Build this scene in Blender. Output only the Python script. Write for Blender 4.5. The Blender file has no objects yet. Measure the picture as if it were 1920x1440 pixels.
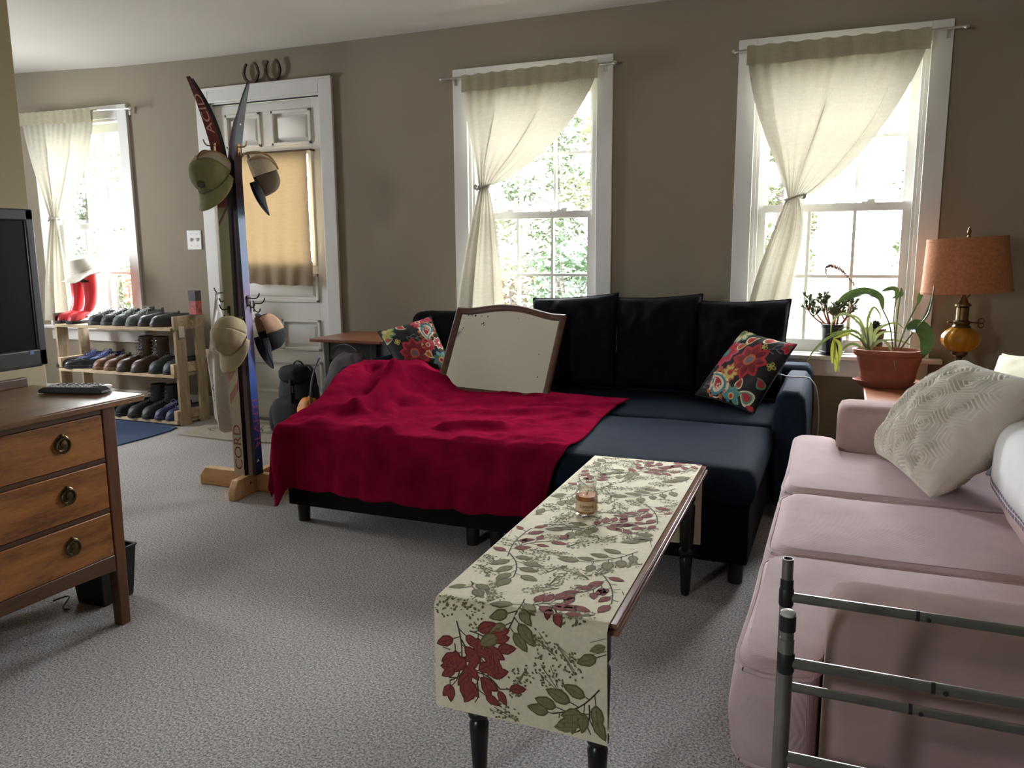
import bpy, bmesh, math, random
from math import sin, cos, pi, sqrt, exp, atan2, radians
from mathutils import Vector as V, Matrix, Euler, noise
random.seed(7)
SC = bpy.context.scene
COL = SC.collection
rnd = random.uniform

# ------------------------------------------------------------------ camera
FPX, YAW, PITCH, ROLL, CD, CH = 1500, -.392, -.166, -.008, 4.218, 1.11
cF = V((sin(YAW)*cos(PITCH), cos(YAW)*cos(PITCH), sin(PITCH)))
_r = V((cos(YAW), -sin(YAW), 0)); _u = _r.cross(cF)
cR = cos(ROLL)*_r + sin(ROLL)*_u; cU = -sin(ROLL)*_r + cos(ROLL)*_u
cC = V((0, -CD, CH))
cam = bpy.data.cameras.new('camera'); camo = bpy.data.objects.new('camera', cam); COL.objects.link(camo)
cam.sensor_width = 36; cam.lens = FPX/1920*36; cam.clip_start = .05; cam.clip_end = 200
m = Matrix((cR, cU, -cF)).transposed().to_4x4(); m.translation = cC
camo.matrix_world = m
SC.camera = camo

def at(u, v, x=None, y=None, z=None):
    """the point of a real plane (floor, wall, table top ...) seen at photo pixel u, v"""
    d = cF + (u-960)/FPX*cR - (v-720)/FPX*cU
    if z is not None: t = (z-cC.z)/d.z
    elif y is not None: t = (y-cC.y)/d.y
    else: t = (x-cC.x)/d.x
    return cC + d*t

# ------------------------------------------------------------------ light
W = bpy.data.worlds.new('world'); SC.world = W; W.use_nodes = True
bg = W.node_tree.nodes['Background']
bg.inputs['Color'].default_value = (.93, .97, 1.03, 1); bg.inputs['Strength'].default_value = 34
def portal(name, x, y, z, sx, sz, rot):
    l = bpy.data.lights.new(name, 'AREA'); l.shape = 'RECTANGLE'; l.size = sx; l.size_y = sz
    l.cycles.is_portal = True
    o = bpy.data.objects.new(name, l); o.location = (x, y, z); o.rotation_euler = rot; COL.objects.link(o)
for i, xc in enumerate((-4.98, -3.35, -1.63, -.07)):
    portal('window_daylight', xc, .30, 1.36 if i != 1 else 1.4, .8 if i != 1 else .6, 1.5 if i != 1 else .8, (radians(-90), 0, 0))
portal('window_daylight', -6.66, -1.4, 1.4, 1.1, .65, (0, radians(-90), 0))  # portal of the added window in the left wall
portal('window_daylight', -1.95, -6.40, 1.40, .5, .55, (radians(90), 0, 0))  # portal of the added window behind the camera
SC.view_settings.view_transform = 'Standard'; SC.view_settings.look = 'None'
SC.view_settings.exposure = 0.96; SC.view_settings.gamma = 1
SC.cycles.max_bounces = 10; SC.cycles.diffuse_bounces = 6; SC.cycles.glossy_bounces = 4
SC.cycles.transmission_bounces = 8; SC.cycles.transparent_max_bounces = 16
SC.cycles.sample_clamp_indirect = 6; SC.cycles.caustics_reflective = False; SC.cycles.caustics_refractive = False
SC.cycles.use_denoising = True

# ------------------------------------------------------------------ materials
def lin(r, g, b):
    f = lambda c: (c/255/12.92 if c/255 <= .04045 else ((c/255+.055)/1.055)**2.4)
    return (f(r), f(g), f(b))
def nodes(name):
    mt = bpy.data.materials.new(name); mt.use_nodes = True
    nt = mt.node_tree; p = nt.nodes['Principled BSDF']
    return mt, nt, p
def coords(nt, scale=(1, 1, 1), rot=(0, 0, 0)):
    tc = nt.nodes.new('ShaderNodeTexCoord'); mp = nt.nodes.new('ShaderNodeMapping')
    mp.inputs['Scale'].default_value = scale; mp.inputs['Rotation'].default_value = rot
    nt.links.new(tc.outputs['Object'], mp.inputs['Vector']); return mp.outputs['Vector']
def noise_tex(nt, vec, scale, detail=3, rough=.5):
    n = nt.nodes.new('ShaderNodeTexNoise'); n.inputs['Scale'].default_value = scale
    n.inputs['Detail'].default_value = detail; n.inputs['Roughness'].default_value = rough
    nt.links.new(vec, n.inputs['Vector']); return n.outputs['Fac']
def ramp(nt, fac, stops):
    r = nt.nodes.new('ShaderNodeValToRGB'); e = r.color_ramp.elements
    while len(e) < len(stops): e.new(.5)
    for k, (p, c) in enumerate(stops): e[k].position = p; e[k].color = (*c, 1)
    nt.links.new(fac, r.inputs['Fac']); return r.outputs['Color']
def bump(nt, p, fac, strength, dist=.002):
    b = nt.nodes.new('ShaderNodeBump'); b.inputs['Strength'].default_value = strength; b.inputs['Distance'].default_value = dist
    nt.links.new(fac, b.inputs['Height']); nt.links.new(b.outputs['Normal'], p.inputs['Normal'])
def M(name, col, rough=.6, var=.12, vs=12, bs=0, bst=.3, metal=0, sheen=0, spec=.5, stretch=(1, 1, 1), coat=0, bd=.002, srgb=True, tint=None):
    mt, nt, p = nodes(name); c = lin(*col) if srgb else col
    vec = coords(nt, stretch)
    f = noise_tex(nt, vec, vs)
    lo = tuple(max(0, x*(1-var)) for x in c); hi = tuple(min(1, x*(1+var)) for x in c)
    nt.links.new(ramp(nt, f, [(.3, lo), (.7, hi)]), p.inputs['Base Color'])
    p.inputs['Roughness'].default_value = rough; p.inputs['Metallic'].default_value = metal
    p.inputs['Specular IOR Level'].default_value = spec
    p.inputs['Coat Weight'].default_value = coat
    if sheen:
        p.inputs['Sheen Weight'].default_value = sheen; p.inputs['Sheen Roughness'].default_value = .4
        if tint: p.inputs['Sheen Tint'].default_value = (*tint, 1)
    if bs: bump(nt, p, noise_tex(nt, vec, bs, 2), bst, bd)
    return mt
def wood(name, dark, light, scale=(1, 1, 1), rough=.45, ring=6, bst=.15, spec=.5):
    mt, nt, p = nodes(name); vec = coords(nt, scale)
    f = noise_tex(nt, vec, ring, 6, .62)
    g = noise_tex(nt, vec, ring*9, 3, .6)
    mx = nt.nodes.new('ShaderNodeMath'); mx.operation = 'MULTIPLY_ADD'; mx.inputs[1].default_value = .35
    nt.links.new(g, mx.inputs[0]); nt.links.new(f, mx.inputs[2])
    mid = tuple((a+b)/2 for a, b in zip(lin(*dark), lin(*light)))
    nt.links.new(ramp(nt, mx.outputs[0], [(.45, lin(*dark)), (.65, mid), (.9, lin(*light))]), p.inputs['Base Color'])
    p.inputs['Roughness'].default_value = rough; p.inputs['Specular IOR Level'].default_value = spec
    bump(nt, p, g, bst, .001); return mt
def glass_mat(name, tint=(1, 1, 1), gl=.08):
    mt = bpy.data.materials.new(name); mt.use_nodes = True; nt = mt.node_tree; nt.nodes.clear()
    o = nt.nodes.new('ShaderNodeOutputMaterial'); mix = nt.nodes.new('ShaderNodeMixShader')
    t = nt.nodes.new('ShaderNodeBsdfTransparent'); g = nt.nodes.new('ShaderNodeBsdfGlossy')
    t.inputs['Color'].default_value = (*tint, 1); g.inputs['Roughness'].default_value = .02
    lw = nt.nodes.new('ShaderNodeLayerWeight'); lw.inputs['Blend'].default_value = .25
    mu = nt.nodes.new('ShaderNodeMath'); mu.operation = 'MULTIPLY_ADD'; mu.inputs[1].default_value = .5; mu.inputs[2].default_value = gl*.3
    nt.links.new(lw.outputs['Fresnel'], mu.inputs[0]); nt.links.new(mu.outputs[0], mix.inputs['Fac'])
    nt.links.new(t.outputs[0], mix.inputs[1]); nt.links.new(g.outputs[0], mix.inputs[2]); nt.links.new(mix.outputs[0], o.inputs[0])
    return mt
def cloth_mat(name, dif, trl, ft=.55, fp=.06, weave=260, slub=None):
    """thin woven cloth: diffuse + translucent + a little see-through between the threads"""
    mt = bpy.data.materials.new(name); mt.use_nodes = True; nt = mt.node_tree; nt.nodes.clear()
    o = nt.nodes.new('ShaderNodeOutputMaterial')
    d = nt.nodes.new('ShaderNodeBsdfDiffuse'); t = nt.nodes.new('ShaderNodeBsdfTranslucent'); tp = nt.nodes.new('ShaderNodeBsdfTransparent')
    vec = coords(nt, (1, 1, .25)); f = noise_tex(nt, vec, weave, 2)
    vec2 = coords(nt, (.3, 1, 1.6)); f2 = noise_tex(nt, vec2, 60, 4)
    ad = nt.nodes.new('ShaderNodeMath'); ad.operation = 'MULTIPLY'; nt.links.new(f, ad.inputs[0]); nt.links.new(f2, ad.inputs[1])
    nt.links.new(ramp(nt, ad.outputs[0], [(.12, tuple(x*.88 for x in dif)), (.4, dif)]), d.inputs['Color'])
    nt.links.new(ramp(nt, ad.outputs[0], [(.12, tuple(x*.86 for x in trl)), (.4, trl)] if not slub else slub), t.inputs['Color'])
    m1 = nt.nodes.new('ShaderNodeMixShader'); m1.inputs[0].default_value = ft
    nt.links.new(d.outputs[0], m1.inputs[1]); nt.links.new(t.outputs[0], m1.inputs[2])
    m2 = nt.nodes.new('ShaderNodeMixShader'); m2.inputs[0].default_value = fp
    nt.links.new(m1.outputs[0], m2.inputs[1]); nt.links.new(tp.outputs[0], m2.inputs[2]); nt.links.new(m2.outputs[0], o.inputs[0])
    return mt
def leaf_mat(name, col, trl, rough=.35):
    mt, nt, p = nodes(name); vec = coords(nt)
    f = noise_tex(nt, vec, 30); c = lin(*col)
    nt.links.new(ramp(nt, f, [(.3, tuple(x*.75 for x in c)), (.7, tuple(min(1, x*1.25) for x in c))]), p.inputs['Base Color'])
    p.inputs['Roughness'].default_value = rough
    t = nt.nodes.new('ShaderNodeBsdfTranslucent'); t.inputs['Color'].default_value = (*lin(*trl), 1)
    mx = nt.nodes.new('ShaderNodeMixShader'); mx.inputs[0].default_value = .3
    o = nt.nodes['Material Output']
    nt.links.new(p.outputs[0], mx.inputs[1]); nt.links.new(t.outputs[0], mx.inputs[2]); nt.links.new(mx.outputs[0], o.inputs[0])
    return mt

# ------------------------------------------------------------------ object helpers
def tag(o, label=None, cat=None, group=None, kind=None):
    if label: o['label'] = label
    if cat: o['category'] = cat
    if group: o['group'] = group
    if kind: o['kind'] = kind
    return o
def T(name, label, cat, loc=(0, 0, 0), rot=(0, 0, 0), group=None):
    o = bpy.data.objects.new(name, None); o.empty_display_size = .05; COL.objects.link(o)
    o.location = loc; o.rotation_euler = rot
    return tag(o, label, cat, group)
def basis(o):
    return Matrix.LocRotScale(o.location, o.rotation_euler, o.scale)
class MB:
    def __init__(s): s.v = []; s.f = []; s.m = []
    def add(s, vs, fs, mi=0):
        n = len(s.v); s.v += [V(p) for p in vs]
        for f in fs: s.f.append([i+n for i in f]); s.m.append(mi)
        return s
    def box(s, x0, x1, y0, y1, z0, z1, mi=0):
        s.add([(x, y, z) for x in (x0, x1) for y in (y0, y1) for z in (z0, z1)],
              [(0, 1, 3, 2), (4, 6, 7, 5), (0, 4, 5, 1), (2, 3, 7, 6), (0, 2, 6, 4), (1, 5, 7, 3)], mi); return s
    def hexa(s, bottom, top, mi=0):
        s.add(list(bottom)+list(top), [(3, 2, 1, 0), (4, 5, 6, 7), (0, 1, 5, 4), (1, 2, 6, 5), (2, 3, 7, 6), (3, 0, 4, 7)], mi); return s
    def beam(s, a, b, w, h, up=(0, 0, 1), mi=0):
        a, b = V(a), V(b); d = (b-a).normalized(); sd = d.cross(V(up)).normalized(); u2 = sd.cross(d)
        q = lambda p: [p-sd*w/2-u2*h/2, p+sd*w/2-u2*h/2, p+sd*w/2+u2*h/2, p-sd*w/2+u2*h/2]
        return s.hexa(q(a), q(b), mi)
    def loft(s, rings, closed=True, cap=True, mi=0):
        n = len(rings[0]); vs = [p for r in rings for p in r]; fs = []
        for i in range(len(rings)-1):
            for j in range(n if closed else n-1):
                k = (j+1) % n; fs.append((i*n+j, i*n+k, (i+1)*n+k, (i+1)*n+j))
        if cap and closed: fs.append(tuple(range(n-1, -1, -1))); fs.append(tuple((len(rings)-1)*n+j for j in range(n)))
        return s.add(vs, fs, mi)
    def tube(s, pts, r, n=8, mi=0, cap=True, flat=1):
        pts = [V(p) for p in pts]; rings = []; ref = None
        for i, p in enumerate(pts):
            d = (pts[min(i+1, len(pts)-1)]-pts[max(i-1, 0)]).normalized()
            if ref is None: ref = V((0, 0, 1)) if abs(d.z) < .9 else V((1, 0, 0))
            a = d.cross(ref).normalized(); b = a.cross(d); ref = b
            rr = r[i] if isinstance(r, (list, tuple)) else r
            rings.append([p+a*rr*cos(2*pi*k/n)+b*rr*flat*sin(2*pi*k/n) for k in range(n)])
        return s.loft(rings, True, cap, mi)
    def lathe(s, prof, c=(0, 0, 0), n=24, sx=1, sy=1, mi=0, mt=None, cap=True):
        c = V(c); rings = []
        for r, z in prof:
            rg = [V((r*sx*cos(2*pi*k/n), r*sy*sin(2*pi*k/n), z)) for k in range(n)]
            if mt: rg = [mt @ p for p in rg]
            rings.append([c+p for p in rg])
        return s.loft(rings, True, cap, mi)
    def grid(s, fn, nu, nv, mi=0, wrap=False):
        vs = [fn(i/nu, j/nv) for i in range(nu+1) for j in range(nv+1)]
        fs = []
        for i in range(nu):
            for j in range(nv):
                a = i*(nv+1)+j; fs.append((a, a+1, a+nv+2, a+nv+1))
        if callable(mi):
            n = len(s.v); s.v += [V(p) for p in vs]
            for k, f in enumerate(fs): s.f.append([q+n for q in f]); s.m.append(mi((k//nv+.5)/nu, (k % nv+.5)/nv))
            return s
        return s.add(vs, fs, mi)
    def prism(s, poly, fn0, fn1, mi=0):
        n = len(poly); vs = [fn0(*p) for p in poly]+[fn1(*p) for p in poly]
        fs = [tuple(range(n-1, -1, -1)), tuple(range(n, 2*n))]+[(i, (i+1) % n, n+(i+1) % n, n+i) for i in range(n)]
        return s.add(vs, fs, mi)
    def build(s, name, mats, root=None, local=False, smooth=40, bevel=0, seg=2, sub=0, solid=0, fixn=True, weld=False):
        me = bpy.data.meshes.new(name)
        vs = s.v
        if root is not None and not local:
            im = basis(root).inverted()
            if root.parent is not None: im = (basis(root.parent) @ basis(root)).inverted()
            vs = [im @ p for p in vs]
        me.from_pydata([tuple(p) for p in vs], [], s.f)
        if not isinstance(mats, (list, tuple)): mats = [mats]
        for x in mats: me.materials.append(x)
        if len(mats) > 1: me.polygons.foreach_set('material_index', s.m)
        if fixn or weld:
            b = bmesh.new(); b.from_mesh(me)
            if weld: bmesh.ops.remove_doubles(b, verts=b.verts, dist=1e-5)
            if fixn: bmesh.ops.recalc_face_normals(b, faces=b.faces)
            b.to_mesh(me); b.free()
        if smooth:
            me.polygons.foreach_set('use_smooth', [True]*len(me.polygons)); me.set_sharp_from_angle(angle=radians(smooth))
        me.update()
        o = bpy.data.objects.new(name, me); COL.objects.link(o)
        if root is not None: o.parent = root
        if solid:
            q = o.modifiers.new('thickness', 'SOLIDIFY'); q.thickness = solid; q.offset = 0
        if bevel:
            q = o.modifiers.new('bevel', 'BEVEL'); q.width = bevel; q.segments = seg; q.limit_method = 'ANGLE'; q.angle_limit = radians(40)
        if sub:
            q = o.modifiers.new('smooth', 'SUBSURF'); q.levels = sub; q.render_levels = sub
        return o
def S(name, mb, mats, root=None, **k):
    o = mb.build(name, mats, root, **k)
    if root is None: o['kind'] = 'structure'
    return o
def dup(root, loc, rot=None, label=None, group=None, scale=None):
    r = root.copy(); COL.objects.link(r); r.location = loc
    if rot is not None: r.rotation_euler = rot
    if scale is not None: r.scale = scale
    if label: r['label'] = label
    if group: r['group'] = group
    for ch in list(root.children):
        c = ch.copy(); COL.objects.link(c); c.parent = r
        for g in list(ch.children):
            d = g.copy(); COL.objects.link(d); d.parent = c
    return r
def one(mb, name, mats, label, cat, group=None, **k):
    return tag(mb.build(name, mats, None, **k), label, cat, group)
def bez(p0, p1, p2, p3, n=16):
    p0, p1, p2, p3 = V(p0), V(p1), V(p2), V(p3)
    return [p0*(1-t)**3+p1*3*t*(1-t)**2+p2*3*t*t*(1-t)+p3*t**3 for t in [k/n for k in range(n+1)]]
def text_mesh(txt, size):
    cu = bpy.data.curves.new('lettering', 'FONT'); cu.body = txt; cu.size = size; cu.resolution_u = 3
    o = bpy.data.objects.new('lettering', cu); COL.objects.link(o)
    dg = bpy.context.evaluated_depsgraph_get(); me = bpy.data.meshes.new_from_object(o.evaluated_get(dg))
    vs = [v.co.copy() for v in me.vertices]; fs = [tuple(p.vertices) for p in me.polygons]
    bpy.data.objects.remove(o); bpy.data.curves.remove(cu); bpy.data.meshes.remove(me)
    return vs, fs
class DC(MB):
    """flat pattern shapes laid on a cloth surface given by f(s, t, offset)"""
    def __init__(s, f): super().__init__(); s.fn = f; s.clip = None
    def poly(s, pts, mi, off, rings=2):
        cx = sum(p[0] for p in pts)/len(pts); cy = sum(p[1] for p in pts)/len(pts)
        if s.clip and not all(s.clip(*p) for p in pts): return s
        n = len(pts); vs = [s.fn(cx, cy, off)]
        for r in range(1, rings+1): vs += [s.fn(cx+(x-cx)*r/rings, cy+(y-cy)*r/rings, off) for x, y in pts]
        fs = [(0, 1+i, 1+(i+1) % n) for i in range(n)]
        for r in range(1, rings):
            a = 1+(r-1)*n; b = 1+r*n; fs += [(a+i, b+i, b+(i+1) % n, a+(i+1) % n) for i in range(n)]
        return s.add(vs, fs, mi)
    def ell(s, cx, cy, rx, ry, ang, mi, off, n=12, rings=2):
        return s.poly([(cx+rx*cos(a)*cos(ang)-ry*sin(a)*sin(ang), cy+rx*cos(a)*sin(ang)+ry*sin(a)*cos(ang)) for a in [2*pi*k/n for k in range(n)]], mi, off, rings)
    def leaf(s, bx, by, ang, L, w, mi, off, wav=0):
        P = []
        for k in range(7):
            t = k/6; P.append((L*t, w*sin(pi*t**.8)**.8*(1+wav*sin(t*17))))
        P += [(x, -y) for x, y in P[-2:0:-1]]
        return s.poly([(bx+x*cos(ang)-y*sin(ang), by+x*sin(ang)+y*cos(ang)) for x, y in P], mi, off)
    def line(s, pts, w, mi, off):
        vs = []
        if s.clip and not all(s.clip(*p) for p in pts): return s
        for i, (x, y) in enumerate(pts):
            a = pts[max(0, i-1)]; b = pts[min(len(pts)-1, i+1)]; dx, dy = b[0]-a[0], b[1]-a[1]; l = sqrt(dx*dx+dy*dy) or 1
            vs += [s.fn(x-dy/l*w/2, y+dx/l*w/2, off), s.fn(x+dy/l*w/2, y-dx/l*w/2, off)]
        return s.add(vs, [(2*i, 2*i+1, 2*i+3, 2*i+2) for i in range(len(pts)-1)], mi)
    def drop(s, cx, cy, ang, L, w, mi, off, curl=.25):
        P = []
        for k in range(18):
            a = 2*pi*k/18; x = L/2*cos(a); y = w/2*sin(a)*(1-cos(a)*.75); y += curl*L*max(0, cos(a))**3
            P.append((cx+x*cos(ang)-y*sin(ang), cy+x*sin(ang)+y*cos(ang)))
        return s.poly(P, mi, off)
def nz(x, y=0, z=0): return noise.noise(V((x, y, z)))
# ================================================================== the room
m_wall = M('wall_paint', (138, 128, 110), .9, .03, 3, 180, .12, bd=.001)
m_ceil = M('ceiling_paint', (202, 198, 190), .95, .02, 2)
m_trim = M('white_trim_paint', (214, 213, 208), .45, .03, 6)
m_carpet, _nt, _p = nodes('grey_loop_carpet')
_v = coords(_nt)
_n1 = noise_tex(_nt, _v, 165, 3, .75); _n2 = noise_tex(_nt, _v, 1.6, 3)
_c1 = ramp(_nt, _n1, [(.32, lin(96, 92, 90)), (.5, lin(182, 178, 175)), (.68, lin(242, 238, 232))])
_mx = _nt.nodes.new('ShaderNodeMix'); _mx.data_type = 'RGBA'; _mx.blend_type = 'MULTIPLY'; _mx.inputs[0].default_value = 1
_nt.links.new(_c1, _mx.inputs[6]); _nt.links.new(ramp(_nt, _n2, [(.3, (.86, .86, .86)), (.7, (1, 1, 1))]), _mx.inputs[7])
_nt.links.new(_mx.outputs[2], _p.inputs['Base Color']); _p.inputs['Roughness'].default_value = 1; _p.inputs['Specular IOR Level'].default_value = .1
bump(_nt, _p, _n1, .7, .006)
m_pane = glass_mat('window_glass')

S('floor', MB().box(-6.5, 1.3, -6.2, 0, -.1, 0), m_carpet)
# ceiling of an old house: a little higher at the far left end
xs = [-6.65, -5.5, -4.6, -3.8, -2.8, 1.45]; zs = [2.40, 2.384, 2.345, 2.33, 2.326, 2.328]
cl = MB()
for i in range(5):
    a, b, za, zb = xs[i], xs[i+1], zs[i], zs[i+1]
    cl.add([(a, -6.35, za), (b, -6.35, zb), (b, .16, zb), (a, .16, za)], [(0, 1, 2, 3)])
    cl.add([(a, -6.35, 2.5), (b, -6.35, 2.5), (b, .16, 2.5), (a, .16, 2.5)], [(3, 2, 1, 0)])
S('ceiling', cl, m_ceil, weld=True, smooth=0)
WX = (-5.45, -2.08, -.533); WW = .92; CS = .085; WT = 2.1; SZ = .59
holes = [(WX[0]+CS, WX[0]+WW-CS, SZ, WT-CS), (-3.825, -2.98, 0, 2.055), (WX[1]+CS, WX[1]+WW-CS, SZ, WT-CS), (WX[2]+CS, WX[2]+WW-CS, SZ, WT-CS)]
w = MB(); x = -6.65
for a, b, z0, z1 in holes:
    w.box(x, a, 0, .16, -.1, 2.42)
    if z0 > 0: w.box(a, b, 0, .16, -.1, z0)
    w.box(a, b, 0, .16, z1, 2.42); x = b
w.box(x, 1.45, 0, .16, -.1, 2.42)
S('wall_back', w, m_wall, smooth=0)
S('wall_right', MB().box(1.3, 1.45, -6.2, 0, -.1, 2.42), m_wall)
def side_wall(name, horiz, c0, c1, a0, a1, h0, h1, z0, z1):
    w = MB()
    for (p, q, r, t) in ((a0, h0, -.1, 2.42), (h1, a1, -.1, 2.42), (h0, h1, -.1, z0), (h0, h1, z1, 2.42)):
        (w.box(p, q, c0, c1, r, t) if horiz else w.box(c0, c1, p, q, r, t))
    return S(name, w, m_wall, smooth=0)
side_wall('wall_left', False, -6.65, -6.5, -6.2, 0, -1.72, -1.08, .85, 1.95)
side_wall('wall_rear', True, -6.35, -6.2, -6.65, 1.45, -2.2, -1.7, 1.1, 1.7)
S('wall_partition', MB().box(-2.56, -2.425, -4.6, -2.385, 0, 2.36), M('partition_paint', (176, 164, 134), .9, .03, 3), bevel=.004)
bb = MB()
for a, b in ((-6.5, -3.93), (-2.885, 1.3)): bb.box(a, b, -.016, 0, 0, .125); bb.box(a, b, -.010, 0, .125, .135)
S('baseboard_back', bb, m_trim)

def bar_frame(mb, x0, x1, z0, z1, y0, y1, l, r, b, t):
    mb.box(x0, x0+l, y0, y1, z0, z1); mb.box(x1-r, x1, y0, y1, z0, z1)
    mb.box(x0+l, x1-r, y0, y1, z0, z0+b); mb.box(x0+l, x1-r, y0, y1, z1-t, z1)
def window(n, x0):
    x1 = x0+WW; a, b = x0+CS, x1-CS
    c = MB()
    c.box(x0, a, -.02, 0, SZ, WT); c.box(b, x1, -.02, 0, SZ, WT); c.box(a, b, -.02, 0, WT-CS, WT)
    root = S('window_%d' % n, c, m_trim, bevel=.002)
    j = MB(); j.box(a, a+.016, 0, .15, SZ, WT-CS); j.box(b-.016, b, 0, .15, SZ, WT-CS); j.box(a, b, 0, .15, WT-CS-.016, WT-CS)
    j.box(a+.016, a+.03, .012, .03, SZ, WT-CS-.016); j.box(b-.03, b-.016, .012, .03, SZ, WT-CS-.016)
    S('jamb', j, m_trim, root)
    s = MB(); s.box(x0-.055, x1+.055, -.068, 0, SZ-.022, SZ); s.box(a, b, 0, .15, SZ-.022, SZ+.006)
    S('stool', s, m_trim, root, bevel=.005)
    S('apron', MB().box(x0+.0, x1-.0, -.018, 0, SZ-.022-.085, SZ-.022), m_trim, root, bevel=.003)
    a += .016; b -= .016
    for nm, z0, z1, y0 in (('lower_sash', SZ+.006, 1.32, .045), ('upper_sash', 1.285, WT-CS-.016, .088)):
        f = MB(); lo = nm[0] == 'l'
        bo, to = (.062, .038) if lo else (.038, .055)
        bar_frame(f, a, b, z0, z1, y0, y0+.038, .05, .05, bo, to)
        gx0, gx1, gz0, gz1 = a+.05, b-.05, z0+bo, z1-to
        for k in (1, 2):
            xm = gx0+(gx1-gx0)*k/3; f.box(xm-.008, xm+.008, y0+.008, y0+.03, gz0, gz1)
        zm = (gz0+gz1)/2; f.box(gx0, gx1, y0+.009, y0+.029, zm-.008, zm+.008)
        so_ = S(nm, f, m_trim, root, smooth=0)
        S('pane', MB().box(gx0, gx1, y0+.017, y0+.021, gz0, gz1), m_pane, so_, smooth=0)
    for xl in (a+.2, b-.2):
        k = MB(); k.box(xl-.03, xl+.03, .05, .078, 1.32, 1.328); k.box(xl-.006, xl+.03, .056, .066, 1.328, 1.338)
        S('sash_lock', k, m_trim, root)
    return root
for i, x in enumerate(WX): window(i+1, x)
a0, a1, b0, b1, z0, z1 = -6.6, -6.56, -1.72, -1.08, .85, 1.95; f = MB()
for q in ((b0, b0+.05, z0, z1), (b1-.05, b1, z0, z1), (b0, b1, z0, z0+.05), (b0, b1, z1-.05, z1), (b0, b1, 1.32, 1.36)): f.box(a0, a1, *q)
r = S('window_4', f, m_trim)  # unseen window, added so daylight fills the left of the room
S('pane', MB().box(a0+.018, a1-.018, b0, b1, z0, z1), m_pane, r)

f = MB()
for q in ((-2.2, -2.16, 1.1, 1.7), (-1.74, -1.7, 1.1, 1.7), (-2.2, -1.7, 1.1, 1.14), (-2.2, -1.7, 1.66, 1.7)): f.box(q[0], q[1], -6.3, -6.26, q[2], q[3])
r = S('window_5', f, m_trim)  # window behind the camera, added as a source of fill light
S('pane', MB().box(-2.2, -1.7, -6.282, -6.278, 1.1, 1.7), m_pane, r)

# ------------------------------------------------------------------ door
m_door = M('door_paint', (214, 212, 205), .6, .03, 5)
c = MB(); c.box(-3.925, -3.825, -.02, 0, 0, 2.135); c.box(-2.98, -2.885, -.02, 0, 0, 2.135); c.box(-3.825, -2.98, -.02, 0, 2.05, 2.135)
c.box(-3.93, -2.88, -.03, 0, 2.125, 2.14)
door = S('door_1', c, m_trim, bevel=.003)
j = MB(); j.box(-3.825, -3.815, 0, .15, 0, 2.055); j.box(-2.99, -2.98, 0, .15, 0, 2.055); j.box(-3.825, -2.98, 0, .15, 2.04, 2.055)
S('jamb', j, m_trim, door)
L, R_ = -3.812, -2.993; y0, y1 = .022, .062
sl = MB()
sl.box(L, L+.085, y0, y1, .012, 2.034); sl.box(R_-.075, R_, y0, y1, .012, 2.034)
a, b = L+.085, R_-.075
for z0, z1 in ((.012, .19), (.41, .48), (.68, .79), (.97, 1.02), (1.735, 1.765), (1.975, 2.034)): sl.box(a, b, y0, y1, z0, z1)
for z0, z1 in ((1.765, 1.975), (.48, .68)): sl.box(-3.45, -3.365, y0, y1, z0, z1)
slab = S('door_slab', sl, m_door, door, bevel=.002)
def panel(x0, x1, z0, z1):
    p = MB(); p.box(x0, x1, .036, .05, z0, z1)
    w = .018
    for (xa, xb, za, zb) in ((x0, x1, z0, z0+w), (x0, x1, z1-w, z1), (x0, x0+w, z0, z1), (x1-w, x1, z0, z1)): p.box(xa, xb, .012, .04, za, zb)
    q = .045
    p.hexa([(x0+w+.012, .036, z0+w+.012), (x1-w-.012, .036, z0+w+.012), (x1-w-.012, .036, z1-w-.012), (x0+w+.012, .036, z1-w-.012)],
           [(x0+q, .024, z0+q), (x1-q, .024, z0+q), (x1-q, .024, z1-q), (x0+q, .024, z1-q)])
    S('raised_panel', p, m_door, slab, bevel=.003)
for z0, z1 in ((1.765, 1.975), (.48, .68)):
    panel(a, -3.45, z0, z1); panel(-3.365, b, z0, z1)
panel(a, b, .79, .97); panel(a, b, .19, .41)
f = MB(); bar_frame(f, a, b, 1.02, 1.735, .008, .045, .03, .03, .03, .03)
S('glazing_frame', f, m_door, slab, bevel=.004)
S('pane', MB().box(a, b, .046, .05, 1.02, 1.735), m_pane, slab)
hg = M('painted_hinge', (190, 188, 182), .5)
for z in (1.86, 1.24, .35): S('hinge', MB().tube([(-2.984, .012, z-.05), (-2.984, .012, z+.05)], .007), hg, door)
S('threshold', MB().box(-3.825, -2.98, -.01, .15, 0, .012), M('aluminium_threshold', (120, 118, 116), .4), door)
S('door_gap_shade', MB().box(-3.81, -2.995, .002, .02, 2.034, 2.042), M('gap_shade_dark', (40, 40, 42), .8), door)  # dark strip standing in for the shaded gap above the door slab

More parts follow.
